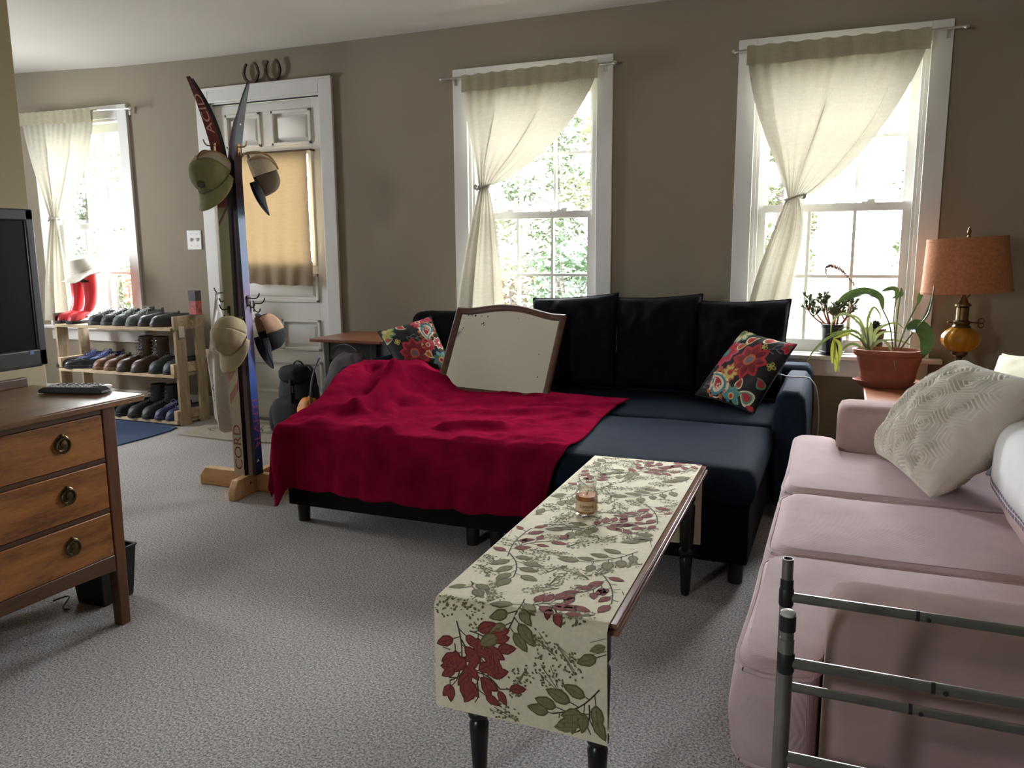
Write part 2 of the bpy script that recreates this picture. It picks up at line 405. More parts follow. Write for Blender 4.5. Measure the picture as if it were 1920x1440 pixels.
# ================================================================== outdoors
m_lawn = M('bright_lawn', (88, 96, 62), .9, .35, 3, 40, .5)
S('ground_outside', MB().box(-40, 40, .17, 60, -.7, -.45), m_lawn)
S('driveway', MB().box(-40, 40, 2.0, 4.2, -.45, -.44), M('pale_gravel', (205, 196, 182), .95, .15, 60))
mg = [leaf_mat('leaf_green_%s' % n, c, t, .6) for n, c, t in (('mid', (40, 50, 28), (34, 42, 18)), ('yellow', (54, 58, 32), (46, 50, 22)), ('dry', (58, 50, 36), (44, 36, 24)), ('deep', (30, 46, 28), (26, 40, 18)))]
m_bark = M('bark', (50, 43, 40), .95, .35, 9, 30, .9, stretch=(1, 1, .25), bd=.02)
def leaves(mb, c, rx, ry, rz, n, size):
    for _ in range(n):
        d = V((rnd(-1, 1), rnd(-1, 1), rnd(-1, 1)))
        if d.length > 1 or d.length < .35: d = d.normalized()*rnd(.5, 1)
        k = 1+.35*nz(d.x*3+c[0], d.y*3, d.z*3)
        p = V(c)+V((d.x*rx*k, d.y*ry*k, d.z*rz*k)); a = V((rnd(-1, 1), rnd(-1, 1), rnd(-.6, .6))).normalized(); b = a.cross(V((rnd(-1, 1), rnd(-1, 1), rnd(-1, 1)))).normalized()
        s = size*rnd(.6, 1.4)
        mb.add([p-a*s, p-b*s*.45, p+a*s, p+b*s*.45], [(0, 1, 2, 3)])
def shrub(x, y, w, h, mi, n, label, size=.06):
    r = T('shrub', label, 'shrub', (x, y, -.45), group='shrubs beyond the windows')
    f = MB(); leaves(f, (x, y, -.45+h*.55), w/2, w/2, h*.5, n, size); f.build('foliage', mg[mi], r, smooth=0, fixn=False)
    s = MB()
    for k in range(5): s.tube(bez((x+rnd(-.05, .05), y, -.45), (x, y, h*.2-.45), (x+rnd(-.2, .2)*w, y, h*.4-.45), (x+rnd(-.4, .4)*w, y+rnd(-.3, .3)*w, h*.8-.45), 6), .015, 5)
    s.build('stem', m_bark, r)
for k_, args in enumerate(((-3.55, 6.6, 1.3, 1.75, 3, 1600), (-4.55, 7.2, 1.5, 1.3, 2, 1440), (-5.3, 8.0, 1.4, 1.6, 1, 960), (-1.0, 5.2, .8, .62, 3, 670), (.62, 5.4, .8, .6, 1, 670), (-12.4, 7.0, 1.3, 1.3, 1, 960), (-13.6, 7.4, 1.3, 1.7, 0, 960))):
    shrub(*args, ('bright green shrub outside the lower right panes of the middle window', 'dry brownish shrub low outside the middle window', 'yellowish shrub outside the middle window, mostly behind its curtain', 'low green shrub outside, left of the potted succulent',
                  'low yellowish shrub outside, behind the terracotta planter', 'yellowish shrub outside the left window above the sneakers', 'green shrub outside the left window behind the rubber boots')[k_], size=.055)
def tree(x, y, r0, h, lean, crown, label, mi=1, n=300, lo=.45):
    t = T('tree', label, 'tree', (x, y, -.45), group='trees outside the windows')
    tk = MB(); pts = [(x+lean*k/8*h*.1+.04*nz(k*1.3, x), y, -.45+h*k/8) for k in range(9)]
    tk.tube(pts, [r0*(1.25-.09*k) for k in range(9)], 12)
    tk.build('trunk', m_bark, t)
    f = MB()
    for k in range(9):
        z = h*(lo+(.97-lo)*k/8); a = k*2.4; q = rnd(.3, .9)*crown*(1-.4*k/8)
        p0 = V((x+lean*z*.1, y, -.45+z)); p1 = p0+V((q*cos(a), q*sin(a), rnd(-.1, .6)))
        bmb = MB(); bmb.tube(bez(p0, p0+V((q*.3*cos(a), q*.3*sin(a), .3)), p1-V((0, 0, .1)), p1, 6), [.03-.004*i for i in range(7)], 5); bmb.build('branch', m_bark, t)
        leaves(f, p1, crown*.42, crown*.42, crown*.34, n//9, .06 if y < 15 else .10)
    f.build('foliage', mg[mi], t, smooth=0, fixn=False)
tree(-.62, 5.6, .13, 5.2, .3, .55, 'near tree trunk outside the plant window, beside its curtain', lo=.7); tree(-.05, 7.4, .13, 5.2, -.2, .7, 'second tree trunk outside the plant window, behind the succulent', lo=.7)
tree(-12.2, 6.4, .11, 4.6, .3, .8, 'slender tree close outside the left window by the door', 0, lo=.5)
far = ('farthest left pale tree beyond the left window', 'pale tree beyond the left window, nearer the door', 'pale tree far beyond the middle window, left of three', 'pale tree far beyond the middle window, central of three', 'pale tree far beyond the middle window, right of three', 'pale far tree left of the trunks outside the plant window', 'pale far tree behind the right panes of the plant window')
for k_, (x, y, c, mi) in enumerate(((-27.5, 19, 2.0, 0), (-24.2, 18.5, 1.9, 1), (-10.9, 18.5, 1.7, 1), (-8.3, 19.5, 1.6, 0), (-5.9, 18, 1.6, 1), (-1.8, 20, 1.5, 1), (2.3, 19, 1.7, 0))):
    tree(x, y, .12, 5.2, .1, c, far[k_], mi, 2700, lo=.12)

# ================================================================== curtains
m_curt = cloth_mat('cream_curtain_cloth', (.74, .71, .60), (.112, .103, .078), .5, .0)
m_curt2 = cloth_mat('doubled_curtain_hem', (.76, .70, .50), (.17, .150, .095), .55, .0)
m_rod = M('brushed_rod_metal', (190, 188, 180), .3, metal=.9)
def curtain(label, pl, pr, tie, bl, br, rodp, fin, seed, knob=1):
    Y = -.075
    P0, P1 = at(*pl, y=Y), at(*pr, y=Y); tz = at(*tie, y=Y); B0, B1 = at(*bl, y=Y), at(*br, y=Y)
    root = T('curtain', label, 'curtain', (tz.x, Y, tz.z), group='tied back window curtains')
    zt = max(P0.z, P1.z); wd = (P1-P0).length; NP = 2.6 if wd > .5 else 1.8
    def pleat(s, t, n, k):   # cloth laid back over itself in soft pleats
        e = min(1, 6*s, 6*(1-s)); ph = 2*pi*n*s+seed
        return min(1, max(0, s-k*e*sin(ph)/n)), cos(ph)
    def up(s, t):
        s2, cf = pleat(s, t, NP, .20*min(1, .10+2.2*t)); s = s2
        p0 = V((P0.x+(P1.x-P0.x)*s, Y, P0.z+(P1.z-P0.z)*s)); p3 = V((tz.x+(s-.5)*.055, Y, tz.z+.010*(.5-s)*knob)); d = p0.z-p3.z; far = abs(p0.x-tz.x)/max(abs(P0.x-tz.x), abs(P1.x-tz.x))
        p1 = V((p0.x+(p3.x-p0.x)*.10, Y, p0.z-d*.42)); p2 = V((p3.x+(p0.x-p3.x)*(.22+.14*far), Y, p3.z+d*(.42-.34*far)))
        q = p0*(1-t)**3+p1*3*t*(1-t)**2+p2*3*t*t*(1-t)+p3*t**3
        fo = .003*sin(80*s+seed)*(1-t)**3+.016*cf*min(1, t*3)*(1-.5*t)+.008*sin(2*pi*8*s+seed*2)*t**3+.010*nz(s*4, t*2, seed)*(.2+t)+.02*(1-2*abs(s-.5))*t**4
        return V((q.x, q.y+fo-.006, q.z))
    def dn(s, t):
        s2, cf = pleat(s, t, 2.2, .20); s = s2
        p0 = V((tz.x+(s-.5)*.055, Y, tz.z+.010*(.5-s)*knob)); p3 = V((B0.x+(B1.x-B0.x)*s, Y, B0.z+(B1.z-B0.z)*s)); d = p0.z-p3.z
        p1 = p0+V(((s-.5)*.12, 0, -d*.28)); p2 = V((p3.x+(p0.x-p3.x)*.25, Y, p3.z+d*.4))
        q = p0*(1-t)**3+p1*3*t*(1-t)**2+p2*3*t*t*(1-t)+p3*t**3
        fo = .020*cf*min(1, .35+t)+.007*sin(2*pi*6*s+seed)*(1-t)+.02*(1-2*abs(s-.5))*(1-t)**4
        return V((q.x, q.y+fo-.012, q.z))
    c = MB(); c.grid(up, 120, 60); c.grid(dn, 90, 44)
    c.build('cloth', m_curt, root, smooth=180, fixn=False)
    c = MB(); c.grid(lambda s, t: V((P0.x+(P1.x-P0.x)*s, Y-.030+.0012*sin(70*s+seed)+.0016*sin(23*s), P0.z+(P1.z-P0.z)*s+.014-.088*t+.003*sin(60*s)*(1-t)+.003*sin(23*s)*t)), 90, 8)
    c.build('rod_pocket', m_curt2, root, smooth=180, fixn=False)
    k = MB(); k.tube([(tz.x+.042*cos(a), Y-.006+.032*sin(a), tz.z+.012*cos(a)) for a in [2*pi*i/20 for i in range(21)]], .007, 6, cap=False)
    kx = tz.x+knob*.045; k.lathe([(0, -.014), (.013, -.012), (.018, 0), (.013, .012), (0, .014)], (kx, Y-.012, tz.z+.004), 14, mt=Matrix.Rotation(pi/2, 3, 'X'))
    k.build('tieback', m_rod, root)
    r0, r1 = at(*rodp[0], y=Y), at(*rodp[1], y=Y)
    rod = T('curtain_rod', fin, 'curtain rod', tuple(r0), group='slim metal curtain rods')
    q = MB(); q.tube([r0, r1], .0055, 8); q.build('pole', m_rod, rod)
    for e, sg in ((r0, -1), (r1, 1)):
        b = MB(); b.lathe([(0, -.018), (.006, -.016), (.006, -.008), (.011, 0), (.008, .012), (0, .016)], e, 10, mt=Matrix.Rotation(pi/2*sg, 3, 'Y')); b.build('finial', m_rod, rod)
        x = e.x-sg*.06
        b = MB(); b.box(x-.006, x+.006, Y, -.019, e.z-.004, e.z+.002); b.box(x-.008, x+.008, -.023, -.019, e.z-.03, e.z+.015); b.build('bracket', m_rod, rod)
curtain('cream curtain tied back at the left window, beside the shoe rack', (40, 218), (176, 208), (103, 412), (88, 600), (139, 600), ((-30, 218), (243, 203)), 'thin white metal rod over the left window beside the door', 1.3, -1)
curtain('cream curtain swept to the left at the middle window behind the mirror', (869, 149), (1124, 119), (909, 352), (857, 600), (951, 590), ((828, 149), (1152, 117)), 'slim metal rod across the middle window above the sofa', 2.1, -1)
curtain('cream curtain tied back at the window with the potted plants', (1402, 95), (1746, 60), (1488, 371), (1399, 590), (1479, 590), ((1378, 97), (1812, 49)), 'slim metal rod across the window with the potted plants', 4.2, 1)

# door curtain: rough warm cloth hanging over the glass
m_dc = cloth_mat('loose_tan_linen', (.55, .44, .30), (.056, .037, .018), .5, .0, 330)
dc = T('door_curtain', 'rough tan linen panel hanging over the door glass', 'curtain', (-3.3, -.03, 1.72))
a, b = at(440, 290, y=-.03), at(575, 288, y=-.03); zb = at(577, 533, y=-.03).z
c = MB(); c.grid(lambda s, t: V((a.x+(b.x-a.x)*s-.02*t*s*0, -.032+.006*sin(30*s+2*t)*t+.008*nz(s*8, t*4, 5)*t, a.z-(a.z-zb)*t-(.012*nz(s*9, 1)+.01*s) * t)), 60, 50)
c.build('cloth', m_dc, dc, smooth=180, fixn=False)
c = MB(); c.tube([(a.x-.03, -.034, a.z), (b.x+.03, -.034, a.z)], .005); c.box(b.x+.024, b.x+.032, -.034, .01, a.z-.006, a.z+.006); c.box(a.x-.032, a.x-.024, -.034, .01, a.z-.006, a.z+.006); c.build('rod', M('bronze_rod', (90, 75, 50), .4, metal=.7), dc)

# ------------------------------------------------------------------ small things on the wall
sw = T('light_switch', 'white double toggle light switch plate between window and door', 'light switch', (-4.03, 0, 1.19))
MB().box(-4.09, -3.97, -.007, 0, 1.129, 1.256).build('plate', m_trim, sw, bevel=.002)
for x in (-4.056, -4.004):
    MB().hexa([(x-.006, -.006, 1.18), (x+.006, -.006, 1.18), (x+.006, -.006, 1.204), (x-.006, -.006, 1.204)], [(x-.004, -.017, 1.196), (x+.004, -.017, 1.196), (x+.004, -.017, 1.206), (x-.004, -.017, 1.206)]).build('toggle', m_trim, sw)
    for z in (1.155, 1.23): MB().lathe([(0, -.0085), (.004, -.008), (.004, -.006)], (x, 0, z), 8, mt=Matrix(((1, 0, 0), (0, 0, 1), (0, 1, 0)))).build('screw', hg, sw)
m_rust = M('rusty_iron', (66, 48, 36), .75, .35, 60, 120, .6, metal=.4)
for xc, dz, lab in ((-3.466, 0, 'rusty horseshoe on the door casing, left and lower of two'), (-3.302, .003, 'rusty horseshoe on the door casing, right of two')):
    P = []
    for k in range(25):
        a = radians(-150)+radians(-240)*0+radians(300)*k/24-radians(30)*0
        a = radians(125)+radians(290)*k/24
        P.append((.056*cos(a)*(1 if sin(a) < 0 else .94), .062*sin(a)))
    h = MB(); rings = []
    for i, (x, z) in enumerate(P):
        dx, dz_ = P[min(i+1, 24)][0]-P[max(i-1, 0)][0], P[min(i+1, 24)][1]-P[max(i-1, 0)][1]; l = sqrt(dx*dx+dz_*dz_); nx, nz_ = -dz_/l, dx/l
        w_ = .010*(1-.35*abs(i-12)/12)
        q = lambda s, y: V((xc+x+nx*s, y, 2.208+dz+z+nz_*s))
        rings.append([q(-w_, -.027), q(w_, -.027), q(w_, -.015), q(-w_, -.015)])
    h.loft(rings)
    one(h, 'horseshoe', m_rust, lab, 'horseshoe', 'horseshoes over the door', bevel=.002)
# ================================================================== television and dresser
m_blackpl = M('black_gloss_plastic', (16, 16, 18), .3, .05, 5)
m_blackmt = M('black_matte_plastic', (22, 22, 23), .6, .08, 5)
m_bezel = M('dark_grey_bezel', (44, 45, 44), .35, .05, 5)
m_screen, _nt, _p = nodes('dark_screen'); _p.inputs['Base Color'].default_value = (.006, .006, .006, 1); _p.inputs['Roughness'].default_value = .25; _p.inputs['Specular IOR Level'].default_value = .2
tv = T('television', 'flat black television on the wooden dresser against the partition', 'television', (-2.22, -2.95, .71))
X = -2.2; ya, yb, za, zb = -3.33, -2.545, .782, 1.238
f = MB()
for (p, q, r, t) in ((ya, yb, zb-.034, zb), (ya, yb, za, za+.05), (ya, ya+.028, za, zb), (yb-.028, yb, za, zb)): f.box(X-.02, X, p, q, r, t)
f.box(X-.06, X-.02, ya+.004, yb-.004, za+.004, zb-.004); f.box(X-.10, X-.06, ya+.15, yb-.15, za+.08, zb-.08)
f.build('bezel', m_bezel, tv, bevel=.005, seg=3)
MB().box(X-.02, X-.006, ya+.02, yb-.02, za+.04, zb-.03).build('screen', m_screen, tv)
q = MB(); q.tube([(X-.004, ya+.02, za+.001), (X-.004, yb-.02, za+.001)], .004, 8); q.build('lower_lip', m_bezel, tv)
MB().box(X, X+.0012, yb-.056, yb-.044, za+.036, za+.048).build('sticker', M('blue_sticker', (96, 130, 170), .4), tv)
q = MB(); q.box(X-.09, X-.05, -2.99, -2.89, .705, za+.06); q.build('neck', m_blackmt, tv); 
q = MB(); q.lathe([(0, .6935), (.15, .6935), (.15, .702), (.06, .712), (0, .712)], (X-.06, -2.94, 0), 32, sx=.75); q.build('base', m_blackpl, tv)

m_oak = wood('golden_oak', (96, 56, 22), (176, 114, 54), (6, .9, 6), .38, 4)
m_oakd = wood('dark_oak', (52, 30, 18), (98, 62, 36), (5, .9, 5), .4, 4)
m_oakv = wood('dark_oak_upright', (52, 30, 16), (112, 66, 34), (5, 5, .9), .4, 4)
m_oakt = wood('worn_oak_top', (84, 58, 36), (140, 104, 68), (6, .8, 6), .28, 4)
m_brass = M('antique_brass', (92, 78, 50), .35, .3, 40, metal=.9)
ds = T('dresser', 'oak three drawer dresser with round brass pulls under the television', 'dresser', (-2.17, -3.02, 0))
FX, BX, YN, YF = -1.95, -2.40, -3.50, -2.54
q = MB(); q.box(BX-.01, FX+.022, YN-.085, YF+.092, .672, .692); q.build('top', m_oakt, ds, bevel=.005, seg=3)
q = MB(); q.box(BX-.008, BX+.012, YN, YF+.06, .692, .722); q.build('back_rail', m_oakd, ds, bevel=.003)
for y in (YN, YF-.045):
    for x in (FX-.045, BX):
        l = MB(); s_ = .006; zt = .671
        l.hexa([(x+s_, y+s_, 0), (x+.045-s_, y+s_, 0), (x+.045-s_, y+.045-s_, 0), (x+s_, y+.045-s_, 0)], [(x, y, zt), (x+.045, y, zt), (x+.045, y+.045, zt), (x, y+.045, zt)])
        l.build('leg', m_oakv, ds, bevel=.003)
for y in (YN+.012, YF-.03): MB().box(BX+.045, FX-.045, y, y+.018, .185, .671).build('side_panel', m_oakv, ds)
MB().box(BX+.01, BX+.02, YN+.045, YF-.045, .185, .671).build('back_panel', m_oakd, ds)
fr = MB()
for z0, z1 in ((.655, .672), (.512, .524), (.362, .374)): fr.box(FX-.02, FX-.004, YN+.045, YF-.045, z0, z1)
fr.build('rails', m_oakd, ds)
# shaped apron under the lowest drawer
ap = MB(); N = 24; y_a, y_b = YN+.045, YF-.045
pts = [(y_a+(y_b-y_a)*k/N, .178+.012*sin(pi*k/N)**.6-.03*max(0, sin(pi*2*(k/N-.1)))**6*0) for k in range(N+1)]
ap.prism(pts+[(y_b, .229), (y_a, .229)], lambda a, b: (FX-.022, a, b), lambda a, b: (FX-.002, a, b)); ap.build('apron', m_oakd, ds, bevel=.002)
for z0, z1 in ((.526, .653), (.376, .510), (.231, .360)):
    d = MB(); d.box(FX-.018, FX-.001, YN+.048, YF-.048, z0, z1); d.box(BX+.04, FX-.018, YN+.06, YF-.06, z0+.006, z1-.02)
    dr = d.build('drawer', m_oak, ds, bevel=.002)
    for y in (YF-.18, YN+.18):
        zc = (z0+z1)/2+.008; k = MB(); mt = Matrix(((0, 0, 1), (1, 0, 0), (0, 1, 0)))
        k.lathe([(0, 0), (.023, 0), (.024, .002), (.021, .004), (.017, .003), (.016, .006), (.011, .006), (.009, .009), (0, .010)], (FX-.001, y, zc), 24, mt=mt)
        ring = [(FX+.006, y+.0205*cos(a), zc-.004+.0205*sin(a)) for a in [2*pi*i/24 for i in range(25)]]
        k.tube(ring, .0028, 6, cap=False)
        for e in (1, -1): k.lathe([(0, 0), (.005, 0), (.004, .006), (0, .007)], (FX-.001, y, zc+e*.023), 8, mt=mt)
        k.build('pull', m_brass, dr)
# remotes lying on the dresser, bin and cable below it
r = T('remote_control', 'black remote control on the dresser top, far corner', 'remote control', (-2.14, -2.515, .692), (0, 0, radians(14)))
b = MB(); b.prism([(-.105, .002), (-.105, .012), (-.09, .019), (.09, .021), (.105, .010), (.105, .002)], lambda x, z: (x, -.024, z), lambda x, z: (x, .024, z)); b.build('body', m_blackmt, r, local=True, bevel=.004, seg=3)
b = MB()
for i in range(9):
    for j in range(3): b.box(-.085+i*.017, -.075+i*.017, -.016+j*.013, -.009+j*.013, .0185+.0015*i/9, .0215+.0015*i/9)
b.build('buttons', M('pale_rubber_buttons', (150, 150, 146), .5), r, local=True)
r = T('remote_control', 'slim silver remote control behind the black one on the dresser', 'remote control', (-2.175, -2.468, .692), (0, 0, radians(14)))
MB().box(-.09, .10, -.017, .017, .002, .018).build('body', M('silver_plastic', (190, 188, 180), .3), r, local=True, bevel=.004, seg=3)
b = MB()
for i in range(8):
    for j in range(3): b.box(-.07+i*.02, -.06+i*.02, -.012+j*.009, -.006+j*.009, .0178, .0195)
b.build('buttons', m_blackmt, r, local=True)
wb = T('waste_bin', 'black tapered bin on the carpet under the dresser', 'bin', (-2.17, -2.45, 0))
b = MB(); b.lathe([(0, .003), (.08, 0), (.083, .01), (.10, .165), (.105, .17), (.105, .176), (.096, .176), (.078, .012), (0, .012)], (-2.17, -2.45, 0), 4, mt=Matrix.Rotation(radians(45), 3, 'Z')); b.build('bin_body', m_blackmt, wb, bevel=.006)
b = MB(); b.tube(bez((-2.30, -2.54, .006), (-2.24, -2.45, .03), (-2.25, -2.60, .0), (-2.20, -2.56, .004), 14), .0025, 6)
one(b, 'cable', m_blackmt, 'thin dark cable trailing on the carpet under the dresser', 'cable')

# ================================================================== shoe rack
m_pal = wood('raw_pallet_wood', (146, 120, 88), (222, 200, 164), (1.2, 6, 6), .8, 4, .5)
m_palv = wood('weathered_upright', (122, 104, 80), (190, 170, 138), (6, 6, 1), .85, 4, .6)
m_paldk = wood('brown_stained_board', (60, 40, 28), (100, 70, 48), (6, 1, 6), .7, 4, .3)
RX0, RX1 = -4.985, -3.905
rk = T('shoe_rack', 'rough pallet wood shoe rack with three shelves under the left window', 'shoe rack', (-4.44, -.23, 0))
for x in (RX0, RX1-.02):
    for a, b in ((-.355, -.27), (-.18, -.105)): 
        l = MB(); l.box(x, x+.02, a, b, 0, .70 if x > -4.5 else .69); l.build('upright', m_palv, rk, bevel=.002)
    MB().box(x, x+.024 if x > -4.5 else x+.02, -.362, -.10, .624, .71).build('end_rail', m_palv if x > -4.5 else m_paldk, rk, bevel=.003)
    for z in (.305, .0): MB().box(x-.03 if x > -4.5 else x+.02, x if x > -4.5 else x+.05, -.37, -.10, z+.035, z+.10).build('cross_block', m_pal, rk, bevel=.002)
SHZ = (.032, .335, .638)
for z in SHZ:
    sh = MB()
    for a, b in ((-.372, -.285), (-.278, -.192), (-.186, -.105)): sh.box(RX0+.022, RX1-.024, a, b, z-.02, z)
    sh.build('shelf', m_pal, rk, bevel=.002)
for y in (-.315, -.235, -.155):
    h = MB(); x = RX1+.004
    h.tube([(x-.004, y, .678), (x+.012, y, .678), (x+.024, y, .672), (x+.03, y, .66), (x+.024, y, .648), (x+.012, y, .65), (x+.010, y, .656)], .003, 6)
    h.build('cup_hook', M('pale_brass', (190, 165, 110), .35, metal=.8), rk)
t = MB(); t.box(RX1+.008, RX1+.0092, -.335, -.29, .575, .648); t.tube([(RX1+.011, -.315, .655), (RX1+.0085, -.315, .645)], .001, 4)
one(t, 'paper_tag', M('cream_card', (212, 202, 178), .8), 'cream paper tag hanging from a hook on the rack end', 'tag')
q = T('matchbox', 'small dark and red printed carton standing on the rack end', 'box', (-3.885, -.185, .71))
MB().box(-3.915, -3.855, -.215, -.165, .711, .868).build('carton', M('dark_carton', (38, 28, 26), .5), q, bevel=.001)
lb = MB(); lb.box(-3.9145, -3.8555, -.2158, -.215, .713, .80); lb.box(-3.8548, -3.8545, -.214, -.166, .713, .80); lb.build('label', M('red_printed_label', (150, 62, 54), .5, .6, 45), q)

# ---- footwear
m_sole = M('dark_rubber_sole', (34, 32, 31), .8); m_lining = M('dark_lining', (18, 17, 17), .95)
def shoe_mesh(L=.265, W=.092, collar=.078, shaft=0, toe=.05, back=True, sole=.02, heel=.0, low=.5):
    """upper (0) with opening lined dark (1); toe to -y"""
    up = MB(); NS, NP = 26, 18
    def hw(t):
        return W/2*(.70+.30*sin(min(1, t*1.25)*pi*.5+0)*(1)-.10*exp(-((t-.42)/.16)**2)+.05*exp(-((t-.72)/.15)**2))*sqrt(max(0, 1-max(0, (t-.78)/.22)**2.4))*sqrt(max(.02, 1-max(0, (.12-t)/.12)**2.2))
    def ht(t):
        if t < .40: h = collar
        else:
            u = min(1, (t-.40)/.42); h = collar+(toe-collar)*(u*u*(3-2*u)*.6+u*.4)
        if t > .82: h *= sqrt(max(0, 1-((t-.82)/.18)**2.2))*.75+.25*(1-(t-.82)/.18)
        return max(.004, h)
    if not back:
        o_ht = ht
        ht = lambda t: (o_ht(t) if t > .42 else max(.016, o_ht(.42)*max(0, (t-.10)/.32)**.7 if t > .1 else .016))
    rings = []
    for i in range(NS+1):
        t = i/NS; w = max(.002, hw(t)); h = ht(t); rg = []
        for j in range(NP+1):
            a = pi*j/NP; cx = cos(a); sx = sin(a)
            x = w*(abs(cx)**.7)*(1 if cx >= 0 else -1)*(1-.16*sx*(1 if t < .5 else .6)); z = sole+h*sx**.6
            open_ = (.05 < t < .46) and sx > .80
            if open_: z = sole+h*.35+.01; x *= .8
            rg.append(V((x, L/2-t*L, z)))
        rings.append(rg)
    n = NP+1; vs = [p for r in rings for p in r]; fs = []; b0 = len(up.v)
    up.v += vs
    for i in range(NS):
        t = (i+.5)/NS
        for j in range(NP):
            up.f.append((b0+i*n+j, b0+i*n+j+1, b0+(i+1)*n+j+1, b0+(i+1)*n+j)); s_ = sin(pi*(j+.5)/NP)
            up.m.append(1 if (.05 < t < .46 and s_ > .80) else 0)
    if shaft:
        prof = []
        for k in range(9):
            u = k/8; z = sole+.05+(shaft-.05)*u; rx = (.036+.006*u)*(W/.092); ry = .058-.012*min(1, u*1.5)+.006*u; prof.append((z, rx, ry, L/2-.062+.004*u))
        rg = [[V((rx*cos(2*pi*k/20), yc+ry*sin(2*pi*k/20), z)) for k in range(20)] for z, rx, ry, yc in prof]
        up.loft(rg, True, False, 0)
        rg2 = [[V((p.x*.9, (p.y-prof[-1][3])*.9+prof[-1][3], z)) for p in rg[-1]] for z in (prof[-1][0], prof[-1][0]-.05)]
        up.loft([rg[-1], rg2[0]], True, False, 0); up.loft(rg2, True, False, 1)
        z = rg2[1][0].z; up.add(rg2[1], [tuple(range(20))], 1)
    so_ = MB(); oo = []
    for k in range(28):
        a = 2*pi*k/28; t = .5-.5*cos(a); w = max(.004, hw(min(.995, max(.005, t))))*1.06; oo.append((w*(1 if sin(a) >= 0 else -1)*min(1, abs(sin(a))*6)**.5, L/2*1.01-t*L*1.02))
    so_.prism(oo, lambda x, y: (x, y, 0), lambda x, y: (x, y, sole+.004))
    la = MB(); nl = 5 if not shaft else 5+int((shaft-.08)/.022)
    for k in range(nl):
        if k < 5:
            t = .42+.06*k; z = sole+ht(t)+.003; y = L/2-t*L; w = .022
        else:
            z = sole+collar+.01+(k-5)*.022; y = L/2-.062-.052; w = .02
        for sgn in (1, -1): la.tube([(-w*sgn, y+.004, z-.005), (0, y-.002, z+.002), (w*sgn, y-.012, z-.005)], .0022, 5)
    if not shaft:
        for sgn in (1, -1): la.tube(bez((0, L/2-.42*L, sole+collar+.004), (.03*sgn, L/2-.42*L, sole+collar+.03), (.04*sgn, L/2-.5*L, sole+collar+.01), (.035*sgn, L/2-.55*L, sole+collar*.55), 8), .002, 5)
    return up, so_, la
def make_shoe(name, label, group, ucol, scol=None, lcol=None, loc=(0, 0, 0), rz=0, patch=None, **k):
    up, so_, la = shoe_mesh(**k)
    r = T(name, label, 'shoe' if name != 'boot' and name != 'hiking_boot' else 'boot', loc, (0, 0, rz), group)
    u = up.build('upper', [ucol, m_lining], r, local=True, smooth=60)
    so_.build('sole', scol or m_sole, r, local=True, bevel=.004)
    if lcol: la.build('laces', lcol, r, local=True)
    if patch: patch(r, k)
    return r
def pair(name, labels, group, ucol, scol, lcol, locs, patch=None, **k):
    r = make_shoe(name, labels[0], group, ucol, scol, lcol, locs[0][:3], locs[0][3], patch, **k)
    dup(r, locs[1][:3], (0, 0, locs[1][3]), labels[1])
def mc(n, c, r=.6, **k): return M(n, c, r, .2, 30, **k)
z3 = SHZ[2]; a_ = radians(-14)
def stripes(col):
    def f(r, k):
        for sg in (1, -1):
            b = MB()
            for i in range(3):
                y = .0-.022*i; b.hexa([(sg*.040, y, .03), (sg*.040, y-.008, .03), (sg*.036, y-.016, .068), (sg*.036, y-.008, .068)], [(sg*.047, y, .03), (sg*.047, y-.008, .03), (sg*.041, y-.016, .068), (sg*.041, y-.008, .068)])
            b.build('side_stripes', col, r, local=True)
    return f
m_sil = mc('silver_trim', (196, 196, 200), .35)
pair('sneaker', ('black sneaker with silver stripes next to the red rubber boots', 'black silver-striped sneaker, second from the red boots'), 'footwear on the top shelf', mc('black_mesh', (38, 38, 42)), mc('grey_sole', (78, 76, 74)), m_sil, ((-4.60, -.245, z3, a_), (-4.495, -.235, z3, a_)), stripes(m_sil))
pair('sneaker', ('grey green sneaker with pale laces in the middle of the top shelf', 'grey green sneaker just left of the black clogs'), 'footwear on the top shelf', mc('grey_green_mesh', (62, 70, 66)), mc('grey_sole', (78, 76, 74)), mc('pale_laces', (176, 180, 176)), ((-4.385, -.24, z3, a_), (-4.275, -.235, z3, a_)), stripes(mc('grey_trim', (120, 124, 122))), collar=.088)
pair('clog', ('dark green black clog, inner one of the pair at the shelf end', 'dark clog nearest the rack end on the top shelf'), 'footwear on the top shelf', mc('black_green_leather', (34, 36, 32), .45), mc('brown_cork_sole', (56, 40, 32)), None, ((-4.155, -.235, z3, radians(-30)), (-4.045, -.24, z3, radians(-34))), collar=.07, toe=.052, back=True)
z2 = SHZ[1]
pair('sneaker', ('bright blue running shoe at the left end of the middle shelf', 'bright blue running shoe beside the brown leather shoes'), 'footwear on the middle shelf', mc('blue_mesh', (42, 58, 118)), mc('navy_sole', (44, 52, 80)), mc('blue_laces', (80, 100, 160)), ((-4.83, -.20, z2, a_), (-4.72, -.19, z2, a_)), None, collar=.085)
pair('flat_shoe', ('black flat slip-on shoe at the left front of the middle shelf', 'black flat slip-on shoe in front of the blue running shoes'), 'footwear on the middle shelf', mc('black_leather', (20, 20, 22), .35), m_sole, None, ((-4.90, -.29, z2, radians(-60)), (-4.80, -.315, z2, radians(-66))), collar=.05, toe=.036, L=.24, W=.08)
pair('leather_shoe', ('tan brown leather shoe, left one on the middle shelf', 'tan brown leather shoe, right one by the tall boots'), 'footwear on the middle shelf', mc('tan_brown_leather', (112, 76, 54), .5), mc('tan_sole', (128, 96, 68)), mc('brown_laces', (80, 56, 40)), ((-4.60, -.24, z2, a_), (-4.50, -.24, z2, a_)), None, collar=.075)
m_steel = M('bright_eyelets', (215, 215, 205), .25, metal=.8)
